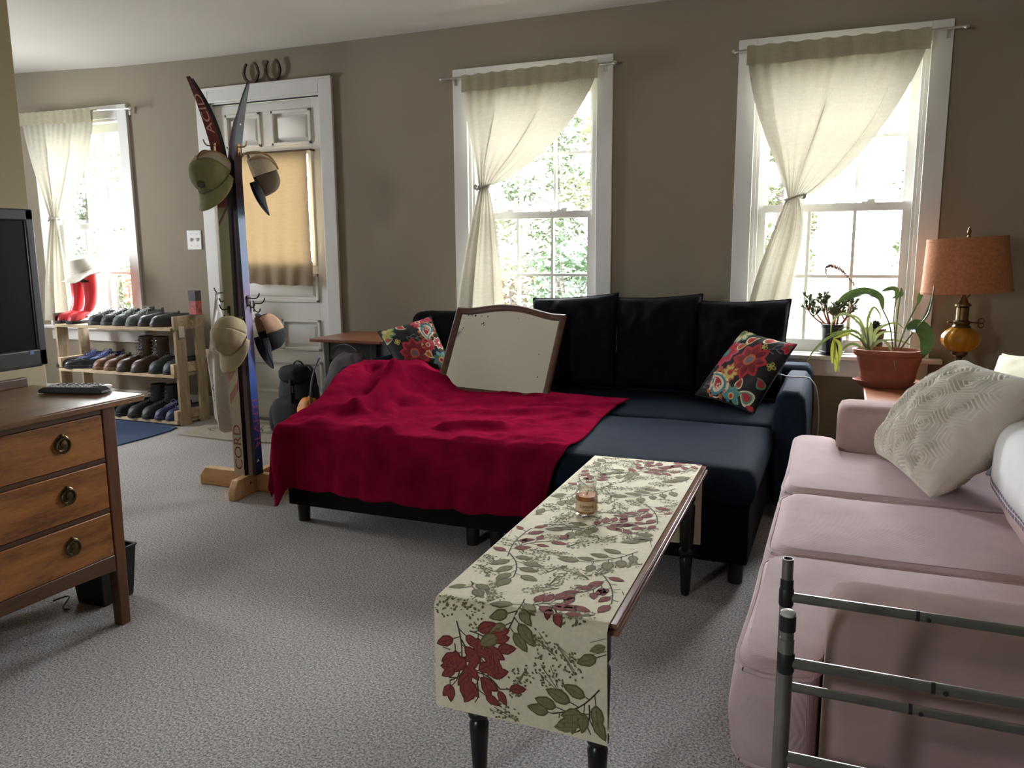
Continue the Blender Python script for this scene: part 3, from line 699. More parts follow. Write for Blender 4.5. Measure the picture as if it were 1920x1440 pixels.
def eyelets(r, k):
    e = MB(); L = .275
    for i in range(5):
        z = .10+.024*i
        for sg in (1, -1): e.lathe([(0, 0), (.0045, 0), (.0045, .003), (0, .004)], (sg*.024, L/2-.062-.046, z), 8, mt=Matrix.Rotation(pi/2, 3, 'X'))
    e.build('eyelets', m_steel, r, local=True)
mbb = mc('dark_brown_leather', (72, 52, 38), .5)
pair('boot', ('tall dark brown laced boot, left one on the middle shelf', 'tall dark brown laced boot with bright eyelets, right one'), 'footwear on the middle shelf', mbb, mc('brown_sole', (58, 44, 34)), mc('dark_laces', (44, 34, 28)), ((-4.375, -.245, z2, a_), (-4.25, -.24, z2, a_)), eyelets, shaft=.20, collar=.08, toe=.058, W=.10, L=.275)
pair('sneaker', ('dark teal walking shoe next to the tall brown boots', 'dark teal walking shoe by the right rack upright'), 'footwear on the middle shelf', mc('dark_teal_mesh', (40, 52, 52)), m_sole, mc('dark_laces', (44, 34, 28)), ((-4.10, -.24, z2, a_), (-3.985, -.235, z2, a_)), None, collar=.09, toe=.06, W=.10)
z1 = SHZ[0]
pair('boot', ('black laced work boot, left one on the lowest shelf', 'black laced work boot, right one on the lowest shelf'), 'footwear on the lowest shelf', mc('black_worn_leather', (38, 37, 34), .6), m_sole, mc('black_laces', (26, 26, 26)), ((-4.30, -.25, z1, a_), (-4.18, -.245, z1, a_)), None, shaft=.18, collar=.08, toe=.058, W=.10, L=.28)
pair('sneaker', ('navy blue sneaker with pale trim on the lowest shelf', 'navy blue sneaker beside the lowest right rack block'), 'footwear on the lowest shelf', mc('navy_mesh', (42, 46, 82)), mc('navy_sole', (44, 52, 80)), mc('pale_blue_laces', (110, 112, 140)), ((-4.075, -.25, z1, a_), (-3.985, -.245, z1, a_)), None, W=.084)
pair('slipper', ('black slipper at the dresser end of the lowest shelf', 'black slipper next to the work boots on the lowest shelf'), 'footwear on the lowest shelf', mc('black_felt', (22, 22, 22), .9), m_sole, None, ((-4.53, -.25, z1, a_), (-4.425, -.25, z1, a_)), None, collar=.085)
# red rubber boots
m_red = M('red_rubber', (196, 50, 58), .35, .08, 6, coat=.2)
def wellington(loc, rz, label):
    r = T('rubber_boot', label, 'boot', loc, (0, 0, rz), 'red rubber boots on the top shelf')
    L = .27; b = MB(); rings = []
    spine = [(-.135, .030, .010, .016, 80), (-.128, .034, .026, .026, 75), (-.105, .038, .039, .032, 70), (-.07, .044, .043, .038, 60), (-.035, .052, .042, .048, 48), (.0, .066, .040, .058, 35), (.03, .090, .039, .062, 18), (.05, .125, .040, .056, 8),
             (.058, .17, .043, .053, 2), (.060, .22, .048, .057, 0), (.060, .27, .051, .060, 0), (.058, .32, .052, .061, 0), (.056, .355, .053, .062, 0)]
    for y, z, rx, ry, an in spine:
        c_, s_ = cos(radians(an)), sin(radians(an))
        rings.append([V((rx*cos(2*pi*k/24), y+ry*sin(2*pi*k/24)*c_, max(.012, z+ry*sin(2*pi*k/24)*s_))) for k in range(24)])
    b.loft(rings, True, False); b.add(rings[0], [tuple(range(24))])
    inner = [[V((p.x*.93, (p.y-.056)*.93+.056, p.z-dz)) for p in rings[-1]] for dz in (0, .08)]
    b.loft([rings[-1], inner[0]], True, False); b.loft(inner, True, False, 1); b.add(inner[1], [tuple(range(24))], 1)
    foot = [(-.135, .012), (-.09, .046), (-.03, .044), (.03, .040), (.09, .042), (.115, .03), (.12, 0)]
    heel = [[V((rx*1.04*cos(2*pi*k/24), 0, 0)) for k in range(24)] for _, rx in foot]
    b.build('upper', [m_red, m_lining], r, local=True, smooth=60)
    s = MB(); P = [(.0, -.152), (.03, -.143), (.046, -.10), (.047, -.06), (.040, 0), (.042, .06), (.036, .105), (.0, .122)]; P += [(-x, y) for x, y in P[-2:0:-1]]
    s.prism(P, lambda x, y: (x, y, 0), lambda x, y: (x, y, .022)); s.build('sole', m_sole, r, local=True, bevel=.004)
    st = MB(); st.box(-.030, -.008, .112, .119, .30, .315); st.tube([(.053*cos(a), .056+.062*sin(a), .335) for a in [2*pi*k/24 for k in range(25)]], .003, 5, cap=False); st.build('strap', mc('dark_red_strap', (128, 38, 44)), r, local=True)
    return r
wellington((-4.955, -.215, z3), radians(2), 'red rubber boot at the back, partly behind the hat')
wellington((-4.835, -.225, z3), radians(4), 'red rubber boot in front, carrying the white hat')
# white bucket hat resting over the boots
hat = T('sun_hat', 'white cotton bucket hat slung over the red rubber boots', 'hat', (-4.885, -.165, z3+.352), (radians(12), radians(-16), radians(20)))
h = MB(); N = 36; prof = [(0, .092), (.05, .090), (.072, .080), (.080, .06), (.086, .02), (.090, 0), (.105, -.012), (.125, -.022), (.142, -.026)]
rings = [[V((r*(1+.02*sin(3*a))*cos(a), r*1.06*sin(a), z+(.010*sin(2*a+1)+.008*sin(5*a) if r > .1 else .004*sin(3*a)))) for a in [2*pi*k/N for k in range(N)]] for r, z in prof]
h.loft(rings, True, False); m_hat = M('white_cotton', (226, 220, 206), .9, .04, 20, 300, .2)
hat.scale = (1.12, 1.12, 1.1); h.build('crown_and_brim', m_hat, hat, local=True, solid=.003)
h = MB()
for z, r in ((.018, .0875), (.006, .0905)): h.tube([(r*(1+.02*sin(3*a))*cos(a), r*1.06*sin(a), z) for a in [2*pi*k/N for k in range(N+1)]], .0014, 5, cap=False)
h.build('band', M('hat_stitching', (196, 188, 172), .9), hat, local=True)
jr = T('jar', 'small grey lidded jar on the left window stool behind the sneakers', 'jar', (-4.46, .01, .597))
j = MB(); j.lathe([(0, 0), (.032, 0), (.034, .01), (.034, .09), (.024, .105), (.024, .118)], (-4.46, .012, .597), 18); j.build('body', M('grey_green_glass', (92, 106, 88), .2), jr)
j = MB(); j.lathe([(0, .118), (.027, .118), (.027, .143), (.024, .146), (0, .146)], (-4.46, .012, .597), 18); j.build('lid', M('grey_lid', (104, 110, 104), .5), jr)

# ---- mats
m_blue = M('blue_rubber_mat', (38, 60, 94), .85, .15, 30, 150, .5)
P = [at(*p, z=0) for p in ((205, 842), (216, 838), (280, 821), (322, 808), (331, 803), (318, 798), (262, 789), (215, 780), (165, 790))]
b = MB(); b.prism([(p.x, p.y) for p in P], lambda x, y: (x, y, .001), lambda x, y: (x, y, .008)); one(b, 'floor_mat', m_blue, 'blue mat on the carpet in front of the shoe rack', 'mat', bevel=.002)
mt_ = T('door_mat', 'beige door mat with dark swirled lettering by the door', 'mat', (-3.45, -.35, 0))
Q = [at(*p, z=0) for p in ((333, 816), (452, 830), (560, 815), (560, 788), (395, 791))]
Q = [(Q[0].x, Q[0].y), (Q[1].x, Q[1].y), (-2.93, -.50), (-2.93, -.06), (-3.80, -.10)]
b = MB(); b.prism(Q, lambda x, y: (x, y, .001), lambda x, y: (x, y, .010)); b.build('mat_pile', M('beige_coir', (158, 150, 134), .95, .15, 60, 200, .6), mt_, bevel=.002)
d = DC(lambda x, y, o: V((x, y, .0105+o)))
for i in range(15):
    cx = -3.62+.045*i; cy = -.30+.08*nz(i*1.7); r_ = .05
    d.line([(cx+.55*r_*t+.055*sin(t*4+i), cy+r_*1.6*sin(t*2.2+i*.8)) for t in [k/10*2.2-1.1 for k in range(11)]], .012, 0, 0)
d.build('lettering', M('dark_mat_print', (92, 86, 78), .95), mt_, fixn=False)
# ================================================================== coat stand made of skis
m_pine = wood('pale_pine', (190, 142, 88), (226, 186, 134), (.8, 5, 5), .55, 5, .25)
m_piney = wood('pale_pine_post', (176, 128, 82), (214, 172, 122), (5, 5, .8), .55, 5, .25)
CX, CY = -2.53, -1.325
st = T('coat_stand', 'coat stand made of old cross country skis on a pine foot by the door', 'coat stand', (CX, CY, 0))
def foot(a, b, axis, z1):
    w = .019; q = MB(); P = [(a, .002), (b, .002), (b, .045), (b-.035, z1), (a+.035, z1), (a, .045)]
    if axis == 'x': q.prism(P, lambda s, z: V((CX+s, CY-w+.02, z)), lambda s, z: V((CX+s, CY+w+.02, z)))
    else: q.prism(P, lambda s, z: V((CX-w+.012-.10*s, CY+s, z)), lambda s, z: V((CX+w+.012-.10*s, CY+s, z)))
    f = q.build('foot_board', m_pine, st, bevel=.003)
    h = MB()
    if axis == 'x':
        for s in (a+.12, a+.2): h.lathe([(0, -.0012), (.005, -.001)], (CX+s, CY-w+.02, .05), 8, mt=Matrix.Rotation(pi/2, 3, 'X'))
    else:
        for s in (a+.12, a+.17): h.lathe([(0, .0012), (.005, .001)], (CX+w+.012-.10*s, CY+s, .055), 8, mt=Matrix.Rotation(pi/2, 3, 'Y'))
    h.build('screw_hole', M('dark_hole', (30, 20, 12), .9), f)
foot(-.31, .20, 'x', .088); foot(-.165, .30, 'y', .090)
MB().box(CX+.0, CX+.035, CY-.012, CY+.023, .088, .62).build('post', m_piney, st, bevel=.002)
def z_mat(name, stops, z0, z1, rough=.3):
    mt, nt, p = nodes(name); tc = nt.nodes.new('ShaderNodeTexCoord'); sp = nt.nodes.new('ShaderNodeSeparateXYZ'); mr = nt.nodes.new('ShaderNodeMapRange')
    nt.links.new(tc.outputs['Object'], sp.inputs[0]); nt.links.new(sp.outputs['Z'], mr.inputs['Value'])
    mr.inputs['From Min'].default_value = z0; mr.inputs['From Max'].default_value = z1
    nt.links.new(ramp(nt, mr.outputs[0], [(a, lin(*c)) for a, c in stops]), p.inputs['Base Color']); p.inputs['Roughness'].default_value = .5; p.inputs['Specular IOR Level'].default_value = .25
    return mt
m_base = M('black_ski_base', (20, 20, 22), .4)
mA = z_mat('red_and_cream_ski_print', [(0, (196, 184, 164)), (.33, (190, 180, 158)), (.42, (150, 146, 112)), (.695, (150, 146, 112)), (.70, (120, 46, 36)), (.88, (104, 34, 30)), (1, (92, 24, 26))], .09, 1.83)
mA2 = z_mat('dark_ski_print', [(0, (60, 40, 34)), (.7, (50, 30, 26)), (1, (52, 52, 56))], .09, 1.83)
mB = z_mat('blue_and_mauve_ski_print', [(0, (20, 32, 70)), (.12, (30, 46, 96)), (.27, (44, 76, 150)), (.36, (100, 92, 124)), (.48, (126, 104, 138)), (.53, (96, 116, 152)), (.70, (102, 124, 150)), (.735, (112, 90, 116)), (.85, (116, 88, 104)), (.858, (74, 84, 96)), (1, (70, 74, 84))], .09, 1.83)
mB2 = z_mat('mauve_ski_print', [(0, (150, 128, 116)), (.2, (128, 104, 110)), (.6, (120, 92, 112)), (1, (96, 80, 90))], .09, 1.83)
def ski(p0, p1, n, wd, th, tipoff, mats, z1=1.83, wav=0):
    """p0 foot, p1 point at z 1.45; n = outward normal"""
    n = V(n).normalized(); p0, p1 = V(p0), V(p1); b = MB(); rings = []; N = 44; side = V((0, 0, 1)).cross(n)
    def ctr(z):
        t = (z-p0.z)/(p1.z-p0.z); c = p0+(p1-p0)*t; c.z = z
        u = max(0, (z-1.40)/(z1-1.40)); return c+n*tipoff*u**2.1
    for i in range(N+1):
        z = p0.z+(z1-p0.z)*i/N; u = max(0, (z-1.62)/(z1-1.62)); w = wd*(1-.75*u**1.8)*(1-.06*sin(pi*min(1, i/N*1.2))); tk = th*(1-.6*max(0, (z-1.4)/(z1-1.4)))
        c = ctr(z); d = (ctr(z+.01)-ctr(z-.01)).normalized(); nn = side.cross(d) if side.cross(d).dot(n) > 0 else -side.cross(d)
        rings.append([c-side*w/2, c+side*w/2, c+side*w/2*.86+nn*tk, c-side*w/2*.86+nn*tk])
    b.loft(rings)
    return b, lambda s, z, o: (ctr(z)+side*s+n*(th*(1-.6*max(0, (z-1.4)/(z1-1.4)))+o))
def ski_obj(args, fm, label):
    b, f = ski(*args); b.m = []
    # print on the outer face, black sidewalls and base
    for i, fc in enumerate(b.f): b.m.append(0 if (i % 4 == 2 and i < len(b.f)-2) else 1)
    o = b.build('ski', [fm, m_base], st, smooth=25); o['label'] = label
    return o, f
oA, fA = ski_obj(((CX-.012, CY-.045, .09), (CX-.022, CY-.03, 1.45), (0, -1, 0), .068, .013, .165, None), mA, 'red and cream ski with lettering')
oA2, _ = ski_obj(((CX-.012, CY-.028, .09), (CX-.022, CY-.014, 1.45), (-.15, -1, 0), .066, .013, .14, None), mA2, 'dark ski behind the red one')
oB, fB = ski_obj(((CX+.052, CY-.012, .09), (CX+.016, CY+.012, 1.45), (1, 0, 0), .056, .014, .10, None), mB, 'blue and mauve ski')
b, _ = ski((CX+.026, CY-.014, .09), (CX-.008, CY+.012, 1.45), (1, 0, 0), .052, .020, .08, None, 1.74); b.build('ski', mB2, st, smooth=25)['label'] = 'mauve ski inside the blue one'
def ski_text(txt, size, z0, f, so, mat, parent, name, stretch=1.0):
    vs, fs = text_mesh(txt, size); hgt = max(v.y for v in vs); b = MB()
    b.add([f(so*(hgt/2-v.y), z0+v.x*stretch, .0008 if z0 < 1 else .004) for v in vs], fs); b.build(name, mat, parent, fixn=False, smooth=0)
m_let = M('faded_pink_letters', (206, 140, 118), .5); m_letr = M('dark_red_letters', (120, 40, 44), .5); m_letm = M('magenta_letters', (150, 52, 90), .5)
# side = z x n :  n=-y -> side=+x ; n=+x -> side=+y.  lettering runs upward, its top to the left
ski_text('ACID', .056, 1.63-.015, fA, 1, m_let, oA, 'lettering', 1.15)
ski_text('CORD', .060, .115, fA, 1, m_letr, oA, 'lettering', 1.25)
ski_text('LAHTI', .048, .25, fB, 1, m_letm, oB, 'lettering', 1.5)
d = DC(lambda s, z, o: fA(s, z, .0006+o))
m_st = M('faded_red_stripe', (168, 124, 104), .5)
for z, h1, h2, mt2 in ((.42, .045, .075, m_st), (.52, .045, .075, m_st), (1.22, .02, .08, M('brown_red_stripe', (110, 60, 44), .5))):
    d = DC(lambda s, z, o: fA(s, z, .0006+o)); d.poly([(-.027, z), (.027, z+h2), (.027, z+h2+h1), (-.027, z+h1)], 0, 0, 1); d.build('printed_stripe', mt2, oA, fixn=False, smooth=0)
d = DC(lambda s, z, o: fB(s, z, .0006+o))
d.poly([(-.02, .215), (.02, .235), (-.0, .245)], 0, 0, 1); d.poly([(-.018, .15), (-.004, .165), (.004, .155)], 1, 0, 1)
for a in (1.66,): d.ell(0, a, .004, .004, 0, 1, 0)
d.build('printed_marks', [m_letm, M('white_mark', (210, 214, 220), .5)], oB, fixn=False, smooth=0)
m_hook = M('brown_iron_hook', (60, 48, 38), .4, metal=.8); m_hookb = M('brass_hook', (176, 140, 88), .35, metal=.8)
def coat_hook(p, n, mat, big=1):
    p, n = V(p), V(n).normalized(); h = MB(); z = V((0, 0, 1))
    h.tube(bez(p+n*.002, p+n*.03*big, p+n*.05*big-z*.012, p+n*.058*big+z*.022, 10), .003, 6)
    h.tube(bez(p-z*.02+n*.002, p-z*.045+n*.012, p-z*.05+n*.03, p-z*.025+n*.034*big, 10), .003, 6)
    h.beam(p+z*.012+n*.002, p-z*.038+n*.002, .014, .004, up=n)
    h.build('hook', mat, st)
coat_hook(fA(.0, 1.565, 0), (-.25, -1, 0), m_hookb); coat_hook(fB(0, 1.565, 0), (1, -.2, 0), m_hookb)
coat_hook((CX-.05, CY-.03, .93), (-1, -.1, 0), m_hook); coat_hook(fB(0, .905, 0), (1, .25, 0), m_hook); coat_hook(fA(0, .86, 0), (0, -1, 0), m_hook); coat_hook((CX+.05, CY+.03, .88), (.5, 1, 0), m_hook)

# ---- caps
def cap(label, loc, rot, c_front, c_back, c_brim, parts=None, k=1.1):
    r = T('baseball_cap', label, 'cap', loc, rot, 'caps on the ski coat stand')
    def dome(s, t):
        a = 2*pi*s; e = t*pi/2; ce = max(0, cos(e))**.62; x, y, z = .078*cos(a)*ce, .094*sin(a)*ce, .100*sin(e)**.95*(1+.13*sin(a)*cos(e))
        w = 1+.05*nz(x*25+loc[0], y*25, z*25)+.02*nz(x*60, y*60, loc[2]*9); return V((x*w*k, y*w*k, z*k))
    fr, bk = MB(), MB()
    fr.grid(lambda s, t: dome(.0+.5*s, t), 22, 12); bk.grid(lambda s, t: dome(.5+.5*s, max(t, .40*max(0, 1-((s-.5)/.17)**2)**.5 if abs(s-.5) < .17 else 0)), 30, 14)
    fr.build('front_panel', c_front, r, local=True, smooth=70, fixn=False, solid=.002); bk.build('back_panel', c_back, r, local=True, smooth=70, fixn=False, solid=.0015)
    def br(s, t):
        a = pi*(.06+.88*s); bx, by = .079*cos(a), .095*sin(a); w = sin(pi*s)**.55
        return V((bx*(1+.10*t*w)*k, (by+.082*t*w)*k, (-.004-.034*cos(a)**2*(.25+.75*t)-.012*t*w+.012)*k))
    b = MB(); b.grid(br, 24, 8)
    b.build('brim', c_brim, r, local=True, smooth=70, fixn=False, solid=.004)
    q = MB(); q.lathe([(0, .003), (.006, .002), (.007, -.002), (0, -.003)], (0, 0, .101*k), 10); q.build('button', c_front, r, local=True)
    s = MB(); s.tube([(.058*k*sin(a), (-.075-.016*cos(a))*k, .008) for a in [-.9+1.8*i/10 for i in range(11)]], .007, 6, flat=.3); s.build('strap', c_brim, r, local=True)
    if parts: parts(r)
    return r
mk = lambda n, c: M(n, c, .9, .15, 25, 200, .3)
m_olive, m_mesh, m_khaki = mk('olive_cotton', (112, 108, 66)), cloth_mat('cream_mesh', (.62, .54, .40), (.6, .5, .36), .45, .22, 500), mk('khaki_cotton', (150, 136, 104))
m_navy, m_peach, m_brn = mk('navy_cotton', (22, 24, 32)), mk('peach_cotton', (176, 140, 112)), mk('brown_print_cotton', (84, 70, 52))
def seam_tape(r):
    m_str = mk('tan_tape', (148, 118, 84)); b = MB()
    for s in (.62, .75, .88):
        b.tube([V((.087*cos(2*pi*s)*max(0, cos(e))**.62, .105*sin(2*pi*s)*max(0, cos(e))**.62, .110*sin(e)**.95*(1+.13*sin(2*pi*s)*cos(e)))) for e in [pi/2*k/10 for k in range(11)]], .004, 6, flat=.4)
    b.build('seam_tape', m_str, r, local=True)
def olive_extra(r):
    seam_tape(r)
    b = MB(); b.lathe([(0, .004), (.016, .003), (.018, -.002), (0, -.003)], (0, .098, .056), 14, mt=Matrix.Rotation(radians(-72), 3, 'X')); b.build('badge', mk('dark_badge', (74, 66, 48)), r, local=True)
def hang(nx, ny, tilt=0, roll=0):
    """brim down, crown top towards (nx, ny)"""
    z = V((nx, ny, tilt)).normalized(); y = V((roll*-ny, roll*nx, -1)); y = (y-z*y.dot(z)).normalized(); x = y.cross(z)
    return Matrix((x, y, z)).transposed().to_euler()
fp = lambda p, off, n: tuple(V(p)+V(n).normalized()*off)
cap('olive cap with cream mesh back, upper cap facing the room on the stand', (CX-.022, CY-.078, 1.435), hang(-.12, -1, .75, .24), m_olive, m_mesh, m_olive, olive_extra, 1.08)
cap('brown and cream mesh cap on the upper hook nearer the door curtain', (CX+.075, CY+.062, 1.44), hang(.72, .68, .35, .05), m_brn, m_mesh, m_navy, seam_tape, 1.0)
def blue_buckle(r):
    b = MB(); b.box(-.014, .014, -.122, -.096, .002, .016); b.build('buckle', M('pale_blue_plastic', (120, 160, 200), .35), r, local=True, bevel=.004)
cap('worn khaki cap with a pale blue buckle, low on the stand', (CX+.008, CY-.066, .735), hang(-.05, -1, .55, .16), m_khaki, m_khaki, m_khaki, blue_buckle, .98)
cap('peach cap with dark brim on the lower door side of the stand', (CX+.030, CY+.105, .735), hang(.55, .83, .25, -.05), m_navy, m_peach, m_navy, None, .98)
# ---- tote
m_tote = cloth_mat('natural_canvas', (.86, .81, .75), (.5, .40, .30), .15, .0, 300)
tt = T('tote_bag', 'limp cream canvas tote bag hanging from the low hook behind the caps', 'bag', (-2.66, -1.34, .93))
b = MB(); rings = []; NR = 48
for i in range(20):
    u = i/19; rg = []
    for k in range(NR):
        a = 2*pi*k/NR; sx = cos(a); h = sx*.088*(1-.10*u); pl_ = .020*sin(7*h*10+1.3*u)*(.35+.65*u)+.012*sin(13*h*10+2)*u
        zb = .315+.075*max(0, (sx+.35))*.9-.055*exp(-((sx+.15)/.3)**2); z = .640-.03*sx+(zb-.640)*u
        rg.append(V((-2.625+h+.012*u, -1.335+.30*h+pl_+(.016+.010*sin(pi*u))*sin(a)*(1-.3*abs(sx)), z)))
    rings.append(rg)
b.loft(rings, True, False); b.add(rings[-1], [tuple(range(NR))]); b.build('bag_body', m_tote, tt, smooth=80, solid=.002)
for dx, dy in ((-.045, -.025), (.02, .02)):
    b = MB(); b.tube(bez((-2.63+dx-.02, -1.335+dy, .625), (-2.63+dx, -1.335+dy*.5, .75), (-2.632, -1.36, .85), (-2.618, -1.366, .93), 14), .012, 6, flat=.22); b.build('handle', m_tote, tt, smooth=60)
d = DC(lambda s, z, o: V((-2.66+s, -1.335-.063-o, z)))
fr = rings[8]
prt = MB(); 
for (k, z0, l) in ((29, 9, 2), (30, 10, 2), (31, 11, 1), (29, 12, 2), (30, 13, 1), (28, 10, 1)):
    for i in range(l):
        p, q, s_, t_ = rings[z0+i][k], rings[z0+i][k+1], rings[z0+i+1][k+1], rings[z0+i+1][k]
        n = (q-p).cross(t_-p).normalized(); n = n if n.dot(cC-p) > 0 else -n
        c = (p+q+s_+t_)/4; prt.add([c+(v-c)*.55+n*.003 for v in (p, q, s_, t_)], [(0, 1, 2, 3)])
prt.build('printed_logo', M('faded_blue_ink', (70, 84, 112), .9), tt, fixn=False, smooth=0)

# ---- backpack, pouch, bag, side table
m_nyl = M('black_nylon', (15, 16, 18), .8, .2, 20, 120, .3); m_nylg = M('dark_grey_nylon', (28, 30, 33), .8, .2, 20, 120, .3)
bp = T('backpack', 'black hiking backpack on the floor in front of the door', 'backpack', (-3.03, -.30, 0))
def soft(mb, c, r, sq=.55, tw=0, nu=26, nv=16, lum=.08, seed=0, taper=0, lean=(0, 0)):
    """a soft rounded block"""
    def f(s, t):
        a = 2*pi*s; e = pi*(t-.5); p = lambda v: (abs(v)**sq)*(1 if v >= 0 else -1)
        x, y, z = p(cos(e))*p(cos(a)), p(cos(e))*p(sin(a)), p(sin(e))
        k = (1+lum*nz(x*2+seed, y*2, z*2+seed*.3))*(1-taper*z)
        return V((c[0]+r[0]*x*k+lean[0]*z, c[1]+r[1]*y*k+lean[1]*z, c[2]+r[2]*z*(1+lum*.3*nz(x*3, y*3, seed))))
    mb.grid(f, nu, nv); return mb
soft(MB(), (-3.04, -.27, .215), (.125, .085, .205), .6, seed=2, taper=.14).build('main_compartment', m_nyl, bp, smooth=70, weld=True)
soft(MB(), (-3.06, -.355, .13), (.105, .05, .115), .6, seed=5).build('front_pocket', m_nylg, bp, smooth=70, weld=True)
soft(MB(), (-3.175, -.30, .10), (.045, .065, .095), .7, seed=9).build('side_pocket', m_nylg, bp, smooth=70, weld=True)
soft(MB(), (-3.03, -.315, .385), (.085, .07, .055), .6, seed=12).build('top_lid', m_nyl, bp, smooth=70, weld=True)
b = MB(); b.tube(bez((-2.99, -.25, .43), (-2.88, -.30, .44), (-2.87, -.33, .32), (-2.86, -.34, .20), 12), .011, 6, flat=.35); b.build('shoulder_strap', m_nyl, bp)
b = MB(); b.tube(bez((-3.07, -.27, .42), (-3.06, -.28, .47), (-3.0, -.28, .47), (-2.99, -.27, .42), 10), .007, 6, flat=.5); b.build('carry_handle', m_nyl, bp)
b = MB(); b.box(-3.03, -2.985, -.392, -.380, .28, .325); b.box(-3.015, -3.0, -.395, -.36, .10, .36); b.build('buckle_strap', m_blackpl, bp, bevel=.003)
m_or = M('orange_ripstop', (216, 138, 36), .6, .15, 15, 30, .5)
b = MB(); soft(b, (-2.655, -.69, .165), (.058, .06, .165), .7, seed=21, lum=.25)
one(b, 'stuff_sack', m_or, 'orange stuff sack squeezed between the backpack and the sofa', 'bag', smooth=70, weld=True)
gb = T('duffel_bag', 'slumped plum grey bag between the sofa arm and the small table', 'bag', (-2.44, -.64, 0))
b = MB(); soft(b, (-2.455, -.64, .285), (.115, .09, .285), .6, seed=31, lum=.22, lean=(.035, .02), nu=34, nv=22); b.build('bag_body', M('plum_grey_canvas', (76, 68, 70), .85, .2, 10, 90, .4), gb, smooth=70, weld=True)
b = MB(); b.tube(bez((-2.52, -.76, .56), (-2.58, -.79, .45), (-2.57, -.80, .30), (-2.55, -.79, .22), 12), .014, 6, flat=.3); b.tube(bez((-2.44, -.76, .58), (-2.40, -.79, .64), (-2.33, -.78, .66), (-2.31, -.74, .60), 12), .012, 6, flat=.4); b.build('strap', M('grey_webbing', (84, 84, 92), .8), gb)
m_cher = wood('cherry_top', (104, 58, 34), (142, 86, 54), (1, 5, 5), .35, 4, .1); m_grn = M('dark_green_paint', (40, 46, 42), .5, .1, 10)
tb = T('side_table', 'small table with a brown top and dark green legs beside the door', 'side table', (-2.5, -.33, 0))
MB().box(-2.725, -2.27, -.565, -.11, .616, .634).build('table_top', m_cher, tb, bevel=.004)
q = MB(); q.box(-2.655, -2.33, -.515, -.498, .515, .616); q.box(-2.655, -2.33, -.175, -.158, .515, .616); q.box(-2.66, -2.643, -.515, -.158, .515, .616); q.box(-2.345, -2.328, -.515, -.158, .515, .616); q.build('apron', m_grn, tb)
for x in (-2.665, -2.36):
    for y in (-.52, -.192):
        l = MB(); l.hexa([(x+.008, y+.008, 0), (x+.030, y+.008, 0), (x+.030, y+.030, 0), (x+.008, y+.030, 0)], [(x, y, .616), (x+.038, y, .616), (x+.038, y+.038, .616), (x, y+.038, .616)]); l.build('leg', m_grn, tb, bevel=.002)
# ================================================================== sofa bed
m_navy_f = M('midnight_blue_fabric', (25, 33, 45), .85, .12, 40, 500, .25, spec=.05, bd=.001)
m_blk_f = M('black_cushion_fabric', (23, 23, 26), .9, .12, 40, 500, .25, spec=.04, bd=.001)
m_blkw = M('black_leg_wood', (14, 13, 13), .5)
sb = T('sofa_bed', 'dark blue sofa bed with its bed section pulled out into the room', 'sofa', (-1.2, -.6, 0))
def cushion_box(x0, x1, y0, y1, z0, z1, puff=.012, n=(34, 20), seed=0, e=.03):
    """a block cushion with softly rounded edges and a slightly domed top"""
    b = MB(); cx, cy, cz = (x0+x1)/2, (y0+y1)/2, (z0+z1)/2; hx, hy, hz = (x1-x0)/2, (y1-y0)/2, (z1-z0)/2
    def rr(a):   # rounded rectangle outline
        P = []; r = e
        for (sx, sy, a0) in ((1, 1, 0), (-1, 1, pi/2), (-1, -1, pi), (1, -1, 3*pi/2)):
            for k in range(5):
                q = a0+pi/2*k/4; P.append((sx*(hx-r)+r*cos(q), sy*(hy-r)+r*sin(q)))
        return P
    out = rr(0); D = []
    for i in range(len(out)):
        a, c = out[i], out[(i+1) % len(out)]; l = sqrt((a[0]-c[0])**2+(a[1]-c[1])**2); m_ = max(1, int(l/.05))
        for k in range(m_): D.append((a[0]+(c[0]-a[0])*k/m_, a[1]+(c[1]-a[1])*k/m_))
    rings = []
    E_ = min(e, .45*min(hx, hy))
    for q, dd, z in ((.02, E_, -1), (.6, E_, -1), (1, E_, -1), (1, E_*.3, -.9), (1, 0, -.6), (1, -.006, 0), (1, 0, .6), (1, E_*.3, .9), (1, E_, 1), (.88, E_, 1), (.7, E_, 1), (.5, E_, 1), (.3, E_, 1), (.12, E_, 1), (.01, E_, 1)):
        rg = []
        for (x, y) in D:
            xx = x*(1-dd/hx)*q; yy = y*(1-dd/hy)*q; zz = z*hz if abs(z) < 1 else z*hz
            if z == 1: zz += puff*max(0, (1-(xx/hx)**4)*(1-(yy/hy)**4))+.004*nz(xx*5+seed, yy*5, seed)
            rg.append(V((cx+xx, cy+yy, cz+zz)))
        rings.append(rg)
    return b.loft(rings)
XL0, XL1, XR0, XR1 = -2.32, -2.19, -.235, -.108
cushion_box(XL0, XR1, -.255, -.10, .10, .56, .004, e=.03).build('backrest', m_navy_f, sb, smooth=70)
for a, b in ((XL0, XL1), (XR0, XR1)): cushion_box(a, b, -.925, -.262, .06, .54, .006, e=.03).build('armrest', m_navy_f, sb, smooth=70)
MB().box(XL1, XR0, -.90, -.12, .07, .272).build('seat_base', m_blk_f, sb, bevel=.006)
cushion_box(XL1+.004, XR0-.004, -.898, -.262, .272, .402, .010, seed=3, e=.025).build('seat_cushion', m_navy_f, sb, smooth=70)
MB().box(-2.085, XR0-.01, -1.615, -.91, .075, .275).build('bed_base', m_blk_f, sb, bevel=.006)
cushion_box(-2.12, XR0+.004, -1.635, -.903, .275, .402, .008, seed=7, e=.035).build('bed_cushion', m_navy_f, sb, smooth=70)
for x in (-2.04, -1.26, -1.16, -.285): MB().lathe([(.024, 0), (.027, .076)], (x, -1.575, 0), 14).build('leg', m_blkw, sb)
